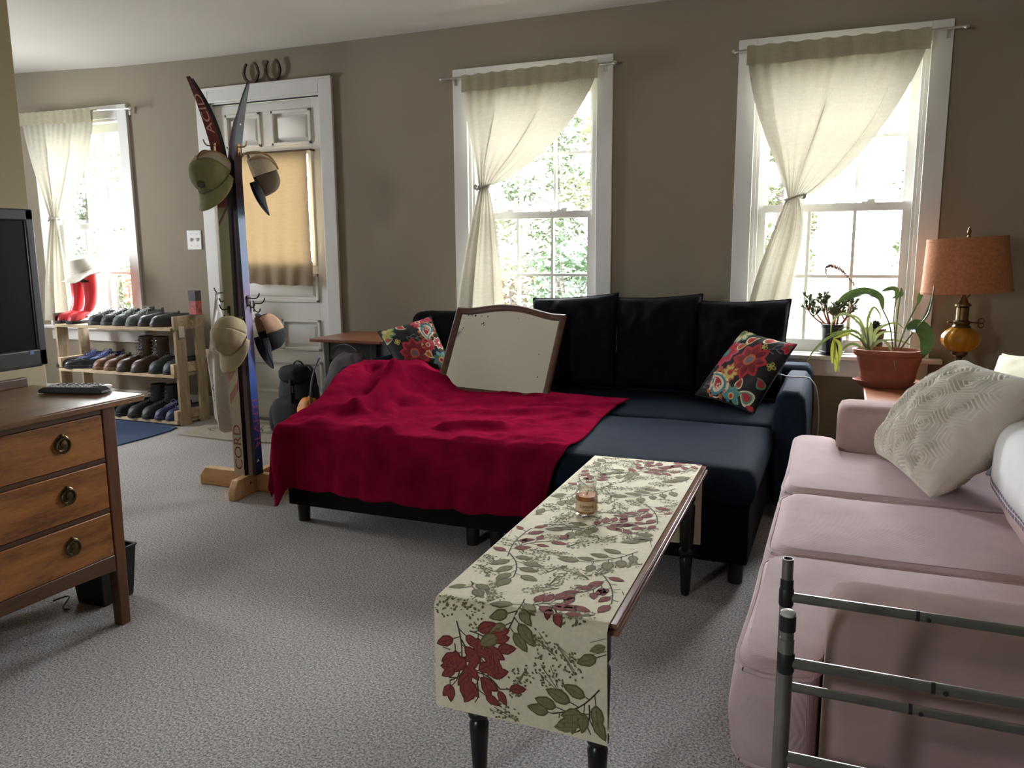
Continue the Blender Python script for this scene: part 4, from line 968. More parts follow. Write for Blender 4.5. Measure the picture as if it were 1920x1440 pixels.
for x in (XL0+.06, XR1-.06):
    for y in (-.86, -.16): MB().lathe([(.022, 0), (.027, .10)], (x, y, 0), 12).build('leg', m_blkw, sb)

# ---- pillows
def pillow_fn(c, th, pinch=.10, seed=0, wr=.006, crown=.45):
    c00, c10, c11, c01 = [V(p) for p in c]
    nrm = ((c10-c00).cross(c01-c00)+(c11-c01).cross(c11-c10)).normalized()
    if nrm.dot(cC-c00) < 0: nrm = -nrm
    def f(s, t, side=1, off=0):
        u, v = 2*s-1, 2*t-1; u2 = u*(1-pinch*(1-v*v)*abs(u)**2); v2 = v*(1-pinch*(1-u*u)*abs(v)**2)
        a, b = (u2+1)/2, (v2+1)/2
        p = c00*(1-a)*(1-b)+c10*a*(1-b)+c11*a*b+c01*(1-a)*b
        h = th*max(0, (1-u*u)*(1-v*v))**crown
        ed = min(1, 3*max(0, (1-abs(u))*(1-abs(v)))**.5)
        w = wr*nz(u*2.3+seed, v*2.3, seed*1.7)*ed+wr*.7*nz(u*5+seed, v*5, 9+seed)*ed
        return p+nrm*(side*(h+off)+w)
    return f
def pillow(name, label, cat, c, th, mat, group=None, n=30, part='cover', **k):
    r = T(name, label, cat, tuple(V(c[0])), group=group); f = pillow_fn(c, th, **k); b = MB()
    b.grid(lambda s, t: f(s, t, 1), n, n); b.grid(lambda s, t: f(s, t, -1), n, n)
    b.build(part, mat, r, smooth=80, weld=True)
    e = MB()
    for k_ in range(4):
        g = [(lambda q: (q, 0)), (lambda q: (1, q)), (lambda q: (1-q, 1)), (lambda q: (0, 1-q))][k_]
        e.tube([f(*g(q/16), 1) for q in range(17)], .003, 5)
    e.build('seam', mat, r)
    return r, f
bc = 'large black back cushions on the sofa bed'
def back_cushion(label, tl, tr, xb0, xb1, yb, yt, seed):
    A, B = at(*tl, y=yt), at(*tr, y=yt)
    return pillow('back_cushion', label, 'cushion', ((xb0, yb, .418), (xb1, yb, .418), B, A), .095, m_blk_f, bc, pinch=.045, seed=seed, wr=.026, crown=.33)
back_cushion('black back cushion next to the mirror, below the middle window', (1000, 559), (1160, 549), -1.49, -1.03, -.345, -.29, 1)
back_cushion('black back cushion in the middle of the sofa bed', (1156, 558), (1318, 551), -1.045, -.63, -.335, -.28, 2)
back_cushion('black back cushion behind the leaning floral pillow, near the plants', (1306, 564), (1484, 561), -.645, -.24, -.345, -.29, 3)
b = MB(); soft(b, (-2.0, -.325, .598), (.185, .06, .187), .32, seed=40, lum=.03); one(b, 'bolster_cushion', m_blk_f, 'boxy black cushion behind the mirror at the sofa end by the side table', 'cushion', smooth=70, weld=True)

m_flw = M('black_printed_cotton', (24, 23, 24), .8, .1, 20, 400, .2)
pal = [M('print_'+n, c, .8, .12, 60, 400, .15) for n, c in (('crimson', (170, 40, 48)), ('rose', (190, 72, 100)), ('green', (96, 140, 110)), ('cream', (214, 204, 170)), ('orange', (176, 92, 56)), ('yellow', (186, 176, 92)), ('teal', (66, 128, 138)), ('grey', (96, 98, 108)), ('black', (26, 25, 26)), ('dark_red', (120, 26, 34)))]
CR, RO, GR, CM, OR, YE, TE, GY, BK, DR = range(10)
def floral(f, items, r):
    d = DC(lambda s, t, o: f(min(.995, max(.005, s)), min(.995, max(.005, t)), 1, .0008+o))
    d.clip = lambda s, t: -.03 < s < 1.03 and -.03 < t < 1.03
    def flower(x, y, n, L, w, c1, c2, cc, rot=0, lay=0):
        for k in range(n):
            a = rot+2*pi*k/n; d.leaf(x+.18*L*cos(a), y+.18*L*sin(a), a, L, w, c1, lay); d.leaf(x+.25*L*cos(a), y+.25*L*sin(a), a, L*.72, w*.55, c2, lay+.0004)
        d.ell(x, y, L*.36, L*.36, 0, cc[0], lay+.0008); d.ell(x, y, L*.22, L*.22, 0, cc[1], lay+.0012)
    def drop(x, y, a, L, w, cs, lay=0):
        for k, c in enumerate(cs): d.drop(x, y, a, L*(1-.2*k), w*(1-.26*k), c, lay+.0004*k, .22)
    def paisley(x, y, a, L):
        for k in range(14):
            q = 2*pi*k/14; px_, py_ = L*.5*cos(q), L*.34*sin(q)*(1-cos(q)*.5); d.ell(x+px_*cos(a)-py_*sin(a), y+px_*sin(a)+py_*cos(a), L*.085, L*.085, 0, OR, 0, 8)
        for k, c in enumerate((CM, TE, CM, CR)): d.drop(x, y, a, L*(1-.18*k), L*.66*(1-.22*k), c, .0005+.0004*k, .22)
        for k in range(5): d.ell(x-L*.14*cos(a)+L*.07*cos(k*1.25), y-L*.14*sin(a)+L*.07*sin(k*1.25), L*.035, L*.035, 0, CM, .0024, 8)
    def scroll(x, y, a, L):
        for k in range(5):
            s_ = L*k/5; sg = 1 if k % 2 else -1
            d.line([(x+(s_+L*.3*q)*cos(a)-sg*L*.28*q**.6*sin(a), y+(s_+L*.3*q)*sin(a)+sg*L*.28*q**.6*cos(a)) for q in [i/6 for i in range(7)]], .016, GY, 0)
        d.line([(x+L*q*cos(a), y+L*q*sin(a)) for q in [i/6 for i in range(7)]], .014, GY, .0002)
    def posy(x, y, r_):
        for k in range(4): d.ell(x+r_*cos(k*pi/2), y+r_*sin(k*pi/2), r_*.75, r_*.75, 0, YE, 0, 9); d.ell(x+r_*cos(k*pi/2), y+r_*sin(k*pi/2), r_*.36, r_*.36, 0, BK, .0005, 8)
        d.ell(x, y, r_*.5, r_*.5, 0, YE, .0008, 8)
    for it in items: {'f': flower, 'd': drop, 'p': paisley, 's': scroll, 'y': posy}[it[0]](*it[1:])
    d.build('floral_print', pal, r, smooth=60, fixn=False)
# s runs along the lower edge (L corner -> B corner), t up
L_, B_, R2, T_ = at(1303, 740, y=-.50), at(1413, 776, y=-.70), at(1494, 646, y=-.53), at(1395, 618, y=-.38)
dz = .428-min(L_.z, B_.z)
r, f = pillow('floral_pillow', 'floral pillow leaning on the sofa arm by the potted plants', 'pillow', (L_, B_, R2, T_), .06, m_flw, 'floral pillows on the sofa bed', n=34, pinch=.06, seed=5)
floral(f, [('p', .33, .20, 2.2, .42), ('f', .12, .60, 9, .19, .075, RO, CR, (TE, GR), .2), ('f', .60, .58, 8, .23, .08, CR, DR, (OR, GY), .1, .0004), ('f', .10, .93, 8, .17, .06, GR, CM, (YE, GR), .3),
   ('d', .40, .86, .3, .20, .13, (CM, OR, CR)), ('d', .66, .93, .1, .20, .12, (CM, OR, CR)), ('d', .32, .74, .6, .17, .09, (CM, OR)), ('s', .74, .80, .4, .26), ('y', .66, .80, .035), ('y', .93, .60, .035),
   ('d', .66, .27, 1.6, .17, .10, (CM, OR, DR)), ('d', .83, .14, 2.6, .24, .17, (CM, GR, CR)), ('f', .62, .08, 7, .13, .05, GR, TE, (YE, CR), .5), ('d', .93, .36, 2.2, .2, .14, (CM, GR, CR)), ('d', .05, .30, 1.2, .20, .12, (CM, GY, BK)),
   ('f', .44, .36, 10, .12, .04, OR, YE, (OR, CR), 0), ('d', .93, .03, 2.8, .15, .1, (CM, CR)), ('s', .10, .10, .8, .18), ('f', .97, .93, 7, .1, .04, RO, CR, (CR, GY), .2)], r)
L_, B_, R2, T_ = at(708, 622, y=-.56), at(763, 722, y=-.64), at(850, 688, y=-.50), at(808, 593, y=-.42)
r, f = pillow('floral_pillow', 'floral pillow behind the blanket, half hidden by the mirror', 'pillow', (L_, B_, R2, T_), .06, m_flw, 'floral pillows on the sofa bed', n=34, pinch=.06, seed=8)
floral(f, [('p', .30, .80, -.5, .40), ('f', .08, .10, 8, .17, .06, GR, YE, (YE, CM), .2), ('f', .62, .42, 9, .24, .085, CR, DR, (OR, GY), .1), ('s', .30, .42, 1.0, .28), ('d', .08, .40, .5, .2, .12, (CM, OR, CR)),
   ('f', .55, .72, 8, .12, .045, RO, CR, (CM, RO), 0), ('y', .52, .62, .035), ('y', .33, .22, .035), ('d', .24, .08, 1.2, .18, .12, (CM, GR, CR)), ('d', .72, .66, .3, .2, .12, (CM, YE, OR)), ('f', .06, .72, 8, .13, .05, CR, RO, (CM, CR), .1),
   ('d', .86, .22, 1.4, .16, .09, (CM, RO)), ('f', .86, .84, 8, .15, .05, TE, GR, (CM, CR), .1), ('d', .07, .93, .9, .2, .13, (CM, RO, CR)), ('s', .84, .40, .6, .18), ('f', .55, .95, 9, .11, .04, CM, RO, (CR, CM), .1)], r)

# ---- mirror
BL, BR, TL, TR = at(822, 717, y=-.66), at(1030, 739, y=-.66), at(855, 582, y=-.445), at(1056, 588, y=-.445)
es = (BR-BL); Wm = es.length; es.normalize(); et0 = ((TL+TR)/2-(BL+BR)/2); en = es.cross(et0).normalized(); en = en if en.dot(cC-BL) > 0 else -en; et = en.cross(es).normalized(); et = et if et.z > 0 else -et
Hm = et0.length
mm = T('mirror', 'old wooden framed mirror with an arched top leaning on the sofa bed', 'mirror', tuple((BL+BR)/2))
def arch(s):  # 0..1
    q = min(1, max(0, (s-.10)/.8)); return .036*(sin(pi*q)**1.5)
m0 = -.045
def mp(s, t, o): return BL+es*s+et*t+en*o
out = [(0, m0), (Wm, m0)]+[(Wm*(1-k/30), Hm+arch(1-k/30)) for k in range(31)]
wv = .030
inn = [(wv, m0+wv), (Wm-wv, m0+wv)]+[(wv+(Wm-2*wv)*(1-k/30), Hm-wv+arch((wv+(Wm-2*wv)*(1-k/30))/Wm)) for k in range(31)]
m_mf = wood('old_walnut_frame', (58, 36, 24), (96, 62, 42), (5, 5, 5), .4, 5, .15)
b = MB(); rings = []
for (P, o) in ((out, -.004), (out, .016), ([(a[0]*.75+c[0]*.25, a[1]*.75+c[1]*.25) for a, c in zip(out, inn)], .020), ([(a[0]*.3+c[0]*.7, a[1]*.3+c[1]*.7) for a, c in zip(out, inn)], .017), (inn, .010), (inn, -.002)):
    rings.append([mp(s, t, o) for s, t in P])
b.loft(rings, True, False); b.build('frame', m_mf, mm, smooth=30)
m_mir, _nt, _p = nodes('old_mirror_glass'); _p.inputs['Metallic'].default_value = 1; _p.inputs['Roughness'].default_value = .06; _p.inputs['Base Color'].default_value = (.88, .88, .82, 1)
b = MB(); b.prism(inn, lambda s, t: mp(s, t, -.002), lambda s, t: mp(s, t, .003)); gl = b.build('mirror_glass', m_mir, mm, smooth=0)
d = DC(lambda s, t, o: mp(s, t, .0034+o))
for (s, t, r_) in ((.18, .40, .003), (.145, .395, .002), (.07, .40, .003), (.165, .345, .004), (.158, .34, .003), (.17, .335, .003), (.05, .36, .002), (.06, .31, .003), (.055, .30, .002), (.35, .40, .002), (.50, .20, .002), (.52, .08, .003), (.11, .415, .005), (.09, .43, .003)):
    d.ell(s, min(t, Hm-wv-.005), r_, r_*1.2, 0, 0, 0, 8, 1)
d.build('tarnish_spots', M('tarnish', (40, 38, 32), .8), gl, fixn=False, smooth=0)
MB().prism(out, lambda s, t: mp(s*.98+.005, t*.99+.002, -.010), lambda s, t: mp(s*.98+.005, t*.99+.002, -.004)).build('backing_board', M('brown_backing', (90, 70, 50), .9), mm, smooth=0)

# ---- blanket
m_vel = M('crimson_velvet', (116, 14, 40), .9, .28, 9, 260, .35, sheen=.12, tint=(.8, .05, .14), spec=.0)
def ss(a, b, x):
    t = min(1, max(0, (x-a)/(b-a))); return t*t*(3-2*t)
FOLD = []
for (p, q, amp, wd) in (((672, 772), (742, 742), .045, .045), ((742, 742), (792, 722), .03, .06), ((756, 760), (770, 806), -.022, .035), ((800, 728), (835, 724), .02, .05), ((835, 799), (938, 797), .028, .04), ((822, 803), (838, 815), -.02, .03), ((880, 752), (985, 750), .018, .05),
    ((900, 770), (1100, 772), .012, .035), ((1000, 790), (1085, 780), -.012, .03), ((940, 815), (1040, 825), .012, .035), ((600, 790), (690, 800), .014, .06), ((700, 730), (690, 770), -.03, .05), ((560, 812), (650, 806), .014, .04), ((1000, 756), (1140, 757), .010, .03), ((770, 815), (800, 832), .022, .03), ((690, 815), (740, 800), .014, .04)):
    a, b = at(*p, z=.43), at(*q, z=.43); FOLD.append(((a.x, a.y), (b.x, b.y), amp, wd))
def fold(x, y):
    h = 0
    for (a, b, amp, wd) in FOLD:
        dx, dy = b[0]-a[0], b[1]-a[1]; t = min(1, max(0, ((x-a[0])*dx+(y-a[1])*dy)/(dx*dx+dy*dy))); q = ((x-a[0]-dx*t)**2+(y-a[1]-dy*t)**2)/wd**2
        if q < 9: h += amp*exp(-q)
    return h
YF_ = -1.662
def blanket(a, b):
    xr = -.885-.02*sin(b*7); xl = -2.225+.125*ss(.05, .55, b); x = xl+(xr-xl)*a
    yb = -.79+.27*ss(.02, .20, a)-.15*ss(.25, 1, a)+.006*sin(a*40)
    zb = .168+.006*sin(a*9)-.085*exp(-(a/.035)**2)+.005*sin(a*31); top = yb-YF_; hang = .41-zb; tot = top+hang; p = b*tot; rc = .035
    tent = ss(-1.72, -2.14, x)*ss(-1.66, -.95, y_(p, yb)) if 1 else 0
    if p < top-rc:
        y = yb-p; e = min(1, b*14)
        z = .419+.135*ss(-1.66, -2.17, x)*ss(-1.67, -.95, y)+(1.35*fold(x, y)+.014*nz(x*4, y*4)+.008*nz(x*9, y*9, 2)+.004*nz(x*22, y*22, 5))*e*ss(0, .06, (top-p))
        z += .010*(1-min(1, b*10)); z = max(.4165, z)
        if y > -.96 and x < -2.16: z = max(z, .556)
        return V((x, y, z))
    q = p-(top-rc)
    wv_ = 1-exp(-max(0, q-.03)*9)
    off = (.012*sin(x*17+.6)+.016*sin(x*29+2)+.012*nz(x*9, 3)) * wv_
    al = min(pi/2, q/rc); y = YF_+rc-rc*sin(al); z = .419-rc+rc*cos(al)
    if q > rc*pi/2: z -= q-rc*pi/2
    y = y-abs(off)*1.2-.006*wv_; x2 = x-.02*wv_*(1-a)*exp(-a*12)+.012*sin(z*12+x*9)*wv_
    if a > .95: x2 -= .06*wv_*ss(.95, 1, a)
    return V((x2, y, z))
def y_(p, yb): return yb-p
blk = T('blanket', 'crimson velvet blanket thrown over the pulled out sofa bed', 'blanket', (-1.5, -1.2, .42))
b = MB(); b.grid(blanket, 170, 130); b.build('throw', m_vel, blk, smooth=180, fixn=False, solid=.006)
# side hem falling along the foot end
def side(s, t):
    p = blanket(0, .05+.90*s) if s < .999 else blanket(0, .95)
    zl = max(.10, .40-.20*ss(0, .5, s)-.06*sin(s*9)); zz = min(p.z, .42)
    q = V(p); q.z = p.z+(min(p.z-.02, zl)-p.z)*t; q.x = p.x-.016*sin(pi*min(1, t*1.2)/2)-.012*sin(s*22)*t; return q
b = MB(); b.grid(side, 60, 14); b.build('side_fall', m_vel, blk, smooth=180, fixn=False, solid=.006)

# ================================================================== coffee table
m_ctop = wood('brown_table_edge', (92, 60, 42), (150, 110, 84), (6, .8, 6), .25, 4, .1)
m_tblk = M('black_satin_paint', (12, 12, 14), .3)
TX0, TX1, TY0, TY1, TZ = -.745, -.372, -2.872, -1.672, .42
ct = T('coffee_table', 'narrow coffee table with black turned legs under the floral runner', 'coffee table', (-.56, -2.27, 0))
q = MB(); q.box(TX0+.008, TX1-.004, TY0+.012, TY1-.010, TZ-.009, TZ); q.box(TX0+.010, TX1-.006, TY0+.014, TY1-.012, TZ-.012, TZ-.009); q.box(TX0+.008, TX1, TY0+.010, TY1-.008, TZ-.023, TZ-.012)
q.build('table_top', m_ctop, ct, bevel=.003, seg=3)
q = MB()
for (a, b, c, d_) in ((TX0+.045, TX0+.063, TY0+.06, TY1-.06), (TX1-.063, TX1-.045, TY0+.06, TY1-.06), (TX0+.05, TX1-.05, TY0+.05, TY0+.068), (TX0+.05, TX1-.05, TY1-.068, TY1-.05)): q.box(a, b, c, d_, TZ-.085, TZ-.027)
q.build('apron', m_tblk, ct)
prof = [(.0125, 0), (.015, .012), (.017, .05), (.020, .10), (.021, .125), (.0155, .134), (.0225, .142), (.0235, .152), (.0165, .162), (.022, .172), (.0235, .22), (.0245, .30), (.0185, .312), (.0245, .322), (.0245, .393)]
for x in (TX0+.062, TX1-.052):
    for y in (TY0+.062, TY1-.066): MB().lathe(prof, (x, y, 0), 20).build('leg', m_tblk, ct, smooth=35)
# ---- runner
m_run = M('cream_woven_cloth', (226, 219, 190), .9, .06, 120, 700, .35, bd=.0008)
rp = [m_run]+[M('woven_'+n, c, .9, .18, 160, 700, .3, bd=.0008) for n, c in (('brown_line', (70, 58, 40)), ('red', (136, 62, 52)), ('dark_red', (100, 44, 38)), ('olive', (128, 122, 84)), ('dark_olive', (98, 92, 58)), ('sage', (122, 120, 84)))]
LN, RE, DRR, OL, DO, SA = 1, 2, 3, 4, 5, 6
rx0, rx1 = TX0-.002, TX1-.018
zn = at(980, 1352, y=TY0-.012).z; zf = at(1300, 1020, y=TY1+.012).z
dn_, df_ = TZ-zn, TZ-zf; top_ = TY1-TY0
def run(s, t, o=0):
    """s metres from the near hem up over the top to the far hem, t metres across"""
    x = rx0+t; r_ = .014; o += .0022
    k = pi/2*r_
    if s < dn_-k/2:
        z = zn+s; y = TY0-.004-o-.010*(1-s/dn_)-.004*sin(t*14+1)*(1-s/dn_); return V((x+.006*(1-s/dn_), y, z-.012*(t/.35)*(1-s/dn_)))
    if s > dn_+top_+k/2:
        q = s-dn_-top_; return V((x, TY1+.004+o+.004*sin(t*20)*q/df_, TZ-q))
    if s < dn_+k/2:
        al = (s-(dn_-k/2))/k*pi/2; return V((x, TY0-.004+r_-(r_+o)*cos(al), TZ-r_+(r_+o)*sin(al)))
    if s > dn_+top_-k/2:
        al = (s-(dn_+top_-k/2))/k*pi/2; return V((x, TY1+.004-r_+(r_+o)*sin(al), TZ-r_+(r_+o)*cos(al)))
    return V((x, TY0+(s-dn_), TZ+o))
Wr = rx1-rx0; tot_ = dn_+top_+df_
rn = T('table_runner', 'cream table runner woven with red leaves and olive sprays on the coffee table', 'table runner', (-.56, -2.27, TZ))
b = MB(); b.grid(lambda s, t: run(s*tot_, t*Wr), 150, 24); b.build('cloth', m_run, rn, smooth=60, fixn=False)
d = DC(lambda s, t, o: run(s, t, .0004+o)); d.clip = lambda s, t: .002 < s < tot_-.002 and .001 < t < Wr-.001
def spray(s, t, ang, n, L, cols, sl=.15, sp=.55, big=1):
    ln, fl, dk = cols; pts = [(s+sl*q*cos(ang)+.012*sin(3*q)*sin(ang), t+sl*q*sin(ang)-.012*sin(3*q)*cos(ang)) for q in [i/8 for i in range(9)]]
    d.line(pts, .0028, ln, .0001)
    for k in range(n):
        q = .18+.82*k/(n-1); i = min(8, int(q*8)); bx, by = pts[i]; sg = 1 if k % 2 else -1; a = ang+sg*(sp+.35*(1-q)+rnd(-.12, .12)); l = L*rnd(.85, 1.12)
        off = rnd(.006, .02) if big else .008; bx2, by2 = bx+off*cos(a), by+off*sin(a)
        d.line([(bx, by), (bx2, by2)], .002, ln, .0001)
        d.leaf(bx2, by2, a, l, l*.27, dk, .0002, .06); d.leaf(bx2+.08*l*cos(a), by2+.08*l*sin(a), a, l*.82, l*.20, fl, .0004, .05)
        d.line([(bx2+l*.1*cos(a), by2+l*.1*sin(a)), (bx2+l*.85*cos(a), by2+l*.85*sin(a))], .0012, dk, .0006)
def cluster(s, t, ang):
    spray(s, t, ang, 7, .040, (LN, RE, DRR), .13, .7); 
    for k, da in enumerate((.75, -.8)): spray(s+.035*cos(ang), t+.035*sin(ang), ang+da, 5, .036, (LN, RE, DRR), .085, .6)
def berries(s, t, ang, n=48, a=.040, b_=.024):
    for k in range(5):
        q = ang+rnd(-.9, .9); d.line([(s-a*.9*cos(ang), t-a*.9*sin(ang)), (s+a*.5*cos(q), t+a*.5*sin(q))], .0013, SA, .0001)
    for k in range(n):
        q = rnd(0, 2*pi); r_ = sqrt(rnd(0, 1)); u, v = a*r_*cos(q), b_*r_*sin(q)
        d.ell(s+u*cos(ang)-v*sin(ang), t+u*sin(ang)+v*cos(ang), .0030, .0021, rnd(0, 3), rnd(0, 1) < .5 and SA or DO, .0001+rnd(0, .0002), 6, 1)
def st_px(u, v):
    p = at(u, v, z=TZ+.003)
    if p.y < TY0: p = at(u, v, y=TY0-.01); return p.z-zn, p.x-rx0
    return dn_+p.y-TY0, p.x-rx0
OLV = (LN, OL, DO); REDS = (LN, RE, DRR); cen = []
def px_spray(b_, t_, n, L, cols, twig=0):
    (s0, t0), (s1, t1) = st_px(*b_), st_px(*t_); a = atan2(t1-t0, s1-s0); l = sqrt((s1-s0)**2+(t1-t0)**2)
    spray(s0, t0, a, n, L, cols, l*.8, .75); cen.extend([(s0+(s1-s0)*q, t0+(t1-t0)*q) for q in (.2, .55, .9)])
    for k in range(twig): da = (.9, -.9)[k % 2]; q = .25+.2*k; spray(s0+(s1-s0)*q, t0+(t1-t0)*q, a+da, 5, L*.92, cols, l*.45, .6)
reds = [((1312, 862), (1262, 878), 0), ((1182, 888), (1258, 872), 2), ((1100, 912), (1082, 882), 2), ((1204, 944), (1228, 992), 2), ((1102, 988), (1184, 976), 1), ((940, 1040), (998, 978), 2), ((1112, 1072), (1130, 1146), 2), ((970, 1134), (1062, 1130), 1),
        ((846, 1192), (884, 1322), 2), ((862, 1178), (922, 1232), 1), ((838, 1160), (838, 1290), 1)]
olvs = [((944, 1034), (948, 1090)), ((1184, 1033), (1060, 1056)), ((1262, 916), (1164, 934)), ((1110, 981), (1042, 994)), ((1076, 922), (1028, 938)), ((966, 1120), (925, 1200)), ((1100, 1284), (990, 1334)), ((1080, 1310), (1050, 1368)), ((1128, 1176), (1108, 1234)), ((1234, 1000), (1192, 1018)), ((1184, 880), (1146, 890)), ((1304, 893), (1270, 906)), ((1120, 858), (1096, 866)), ((868, 1086), (852, 1100)), ((1010, 962), (1000, 958))]
for b_, t_, tw in reds: px_spray(b_, t_, 8, .042, REDS, tw)
for b_, t_ in olvs: px_spray(b_, t_, 8 if abs(b_[0]-t_[0])+abs(b_[1]-t_[1]) > 45 else 4, .048, OLV)
random.seed(21); pts_ = []
for _ in range(2500):
    s, t = rnd(.02, tot_-.02), rnd(.02, Wr-.02)
    if all((s-a)**2+(t-b2)**2 > .048**2 for a, b2 in cen) and all((s-a)**2+(t-b2)**2 > .050**2 for a, b2 in pts_): pts_.append((s, t)); berries(s, t, rnd(0, 6))
d.build('woven_pattern', rp, rn, smooth=60, fixn=False)
# ---- candle
kp = at(1093, 962, z=TZ+.003); kc = (kp.x, kp.y, TZ+.003)
cd = T('candle_jar', 'orange brown candle in a glass jar with a cream label on the runner', 'candle', kc)
m_glass = glass_mat('clear_jar_glass', (.95, .96, .94), .2)
b = MB(); b.lathe([(0, .0), (.027, .0), (.0295, .004), (.0295, .058), (.027, .064), (.0235, .068), (.0235, .078), (.0265, .081), (.0265, .086), (.0245, .087), (.0225, .084), (.0220, .068), (.026, .062), (.0275, .056), (.0275, .006), (0, .005)], kc, 36); b.build('jar', m_glass, cd)
mx_, _nt, _p = nodes('amber_wax'); _p.inputs['Base Color'].default_value = (*lin(206, 126, 52), 1); _p.inputs['Roughness'].default_value = .6; _p.inputs['Specular IOR Level'].default_value = .1; _p.inputs['Subsurface Weight'].default_value = .3; _p.inputs['Subsurface Radius'].default_value = (.01, .005, .002)
b = MB(); b.lathe([(0, .0065), (.0268, .0065), (.0268, .052), (0, .051)], kc, 30); b.build('wax', mx_, cd)
b = MB(); b.tube([(kc[0], kc[1], kc[2]+.051), (kc[0]+.001, kc[1], kc[2]+.060)], .001, 5); b.build('wick', m_blkw, cd)
ca = atan2(cC.y-kc[1], cC.x-kc[0]); b = MB(); rl = .0299
b.grid(lambda s, t: V((kc[0]+rl*cos(ca+(s-.5)*2.2), kc[1]+rl*sin(ca+(s-.5)*2.2), kc[2]+.013+.028*t)), 20, 2); lb = b.build('label', M('cream_paper_label', (206, 178, 140), .7), cd, fixn=False)
vs, fs = text_mesh('Lanuck', .0135); w_ = max(v.x for v in vs); b = MB()
b.add([(kc[0]+(rl+.0003)*cos(ca+(v.x-w_/2)/rl), kc[1]+(rl+.0003)*sin(ca+(v.x-w_/2)/rl), kc[2]+.024+v.y) for v in vs], fs)
for k in range(4): b.add([(kc[0]+(rl+.0003)*cos(ca+q), kc[1]+(rl+.0003)*sin(ca+q), kc[2]+z) for q, z in ((-.3+.15*k, .0185), (-.19+.15*k, .0185), (-.19+.15*k, .020), (-.3+.15*k, .020))], [(0, 1, 2, 3)])
b.build('label_lettering', M('dark_olive_ink', (70, 62, 30), .7), lb, fixn=False, smooth=0)

# the table stands a degree off square, with its runner and candle
PV = V((-.56, TY1, 0)); rz_ = Matrix.Rotation(.0175, 3, 'Z')
for o in (ct, rn, cd):
    o.location = PV+rz_ @ (V(o.location)-PV); o.rotation_euler.z = .0175
# ================================================================== pink sofa
m_pink = M('dusty_rose_corduroy', (198, 176, 176), .9, .07, 14, 0, 0, sheen=.12, tint=(1, .9, .92), spec=.2)
_nt = m_pink.node_tree; _p = _nt.nodes['Principled BSDF']
_w = _nt.nodes.new('ShaderNodeTexWave'); _w.bands_direction = 'Y'; _w.inputs['Scale'].default_value = 75; _w.inputs['Distortion'].default_value = 1.2; _w.inputs['Detail'].default_value = 1
_nt.links.new(coords(_nt), _w.inputs['Vector']); bump(_nt, _p, _w.outputs['Fac'], .35, .0015)
m_pinks = M('dusty_rose_weave', (172, 146, 142), .95, .08, 18, 400, .3, sheen=.08, tint=(1, .9, .9), spec=.15, bd=.001)
ps = T('sofa', 'dusty rose three seat sofa along the right side with a metal rack in front', 'sofa', (.35, -2.15, 0))
def poly_cushion(outline, c, z0, z1, puff=.014, e=.035, seed=0, pipe=True):
    b = MB(); D = []
    for i in range(len(outline)):
        a, q = outline[i], outline[(i+1) % len(outline)]; l = math.dist(a, q); m_ = max(1, int(l/.035))
        for k in range(m_): D.append((a[0]+(q[0]-a[0])*k/m_-c[0], a[1]+(q[1]-a[1])*k/m_-c[1]))
    for _ in range(2): D = [((D[i-1][0]+2*D[i][0]+D[(i+1) % len(D)][0])/4, (D[i-1][1]+2*D[i][1]+D[(i+1) % len(D)][1])/4) for i in range(len(D))]
    hz_ = (z1-z0)/2; cz = (z0+z1)/2; rings = []
    for q, z in ((.02, -1), (.5, -1), (.9, -1), ('e1', -1), ('e2', -.86), (1, -.6), ('b', 0), (1, .62), ('e2', .88), ('e1', 1), (.88, 1), (.74, 1), (.6, 1), (.45, 1), (.3, 1), (.15, 1), (.02, 1)):
        rg = []
        for (x, y) in D:
            r_ = sqrt(x*x+y*y); k = {'e1': 1-e/r_, 'e2': 1-e*.3/r_, 'b': 1+.010/r_}.get(q, q) if isinstance(q, str) else q
            zz = z*hz_
            if z == 1: zz += puff*(1-k**3)+.004*nz(x*k*4+seed, y*k*4, seed)
            else: zz += .0
            rg.append(V((c[0]+x*k, c[1]+y*k, cz+zz)))
        rings.append(rg)
    b.loft(rings); pp = [r for r in rings[8]]
    return b, [pp+[pp[0]], rings[4]+[rings[4][0]]]
F_ = -.135; BK_ = .60
specs = [([(F_, -1.985), (BK_, -1.985), (BK_, -1.465), (.005, -1.465), (.0, -1.24), (F_, -1.24)], (.03, -1.72), 1), ([(F_, -2.462), (BK_, -2.462), (BK_, -1.990), (F_, -1.990)], (.2, -2.22), 2), ([(F_, -3.0), (.0, -3.0), (.0, -2.885), (BK_, -2.885), (BK_, -2.467), (F_, -2.467)], (.03, -2.67), 3)]
for o_, c_, k in specs:
    b, pipes = poly_cushion(o_, c_, .272, .455, seed=k*3); cu = b.build('seat_cushion', m_pink, ps, smooth=70)
    q = MB()
    for p in pipes: q.tube(p, .0045, 6, cap=False)
    q.build('piping', m_pink, cu)
MB().box(-.105, .80, -3.03, -1.27, .05, .272).build('base', m_pinks, ps, bevel=.02, seg=3)
cushion_box(.62, .84, -3.07, -1.25, .08, .80, .01, e=.06).build('backrest', m_pinks, ps, smooth=70)
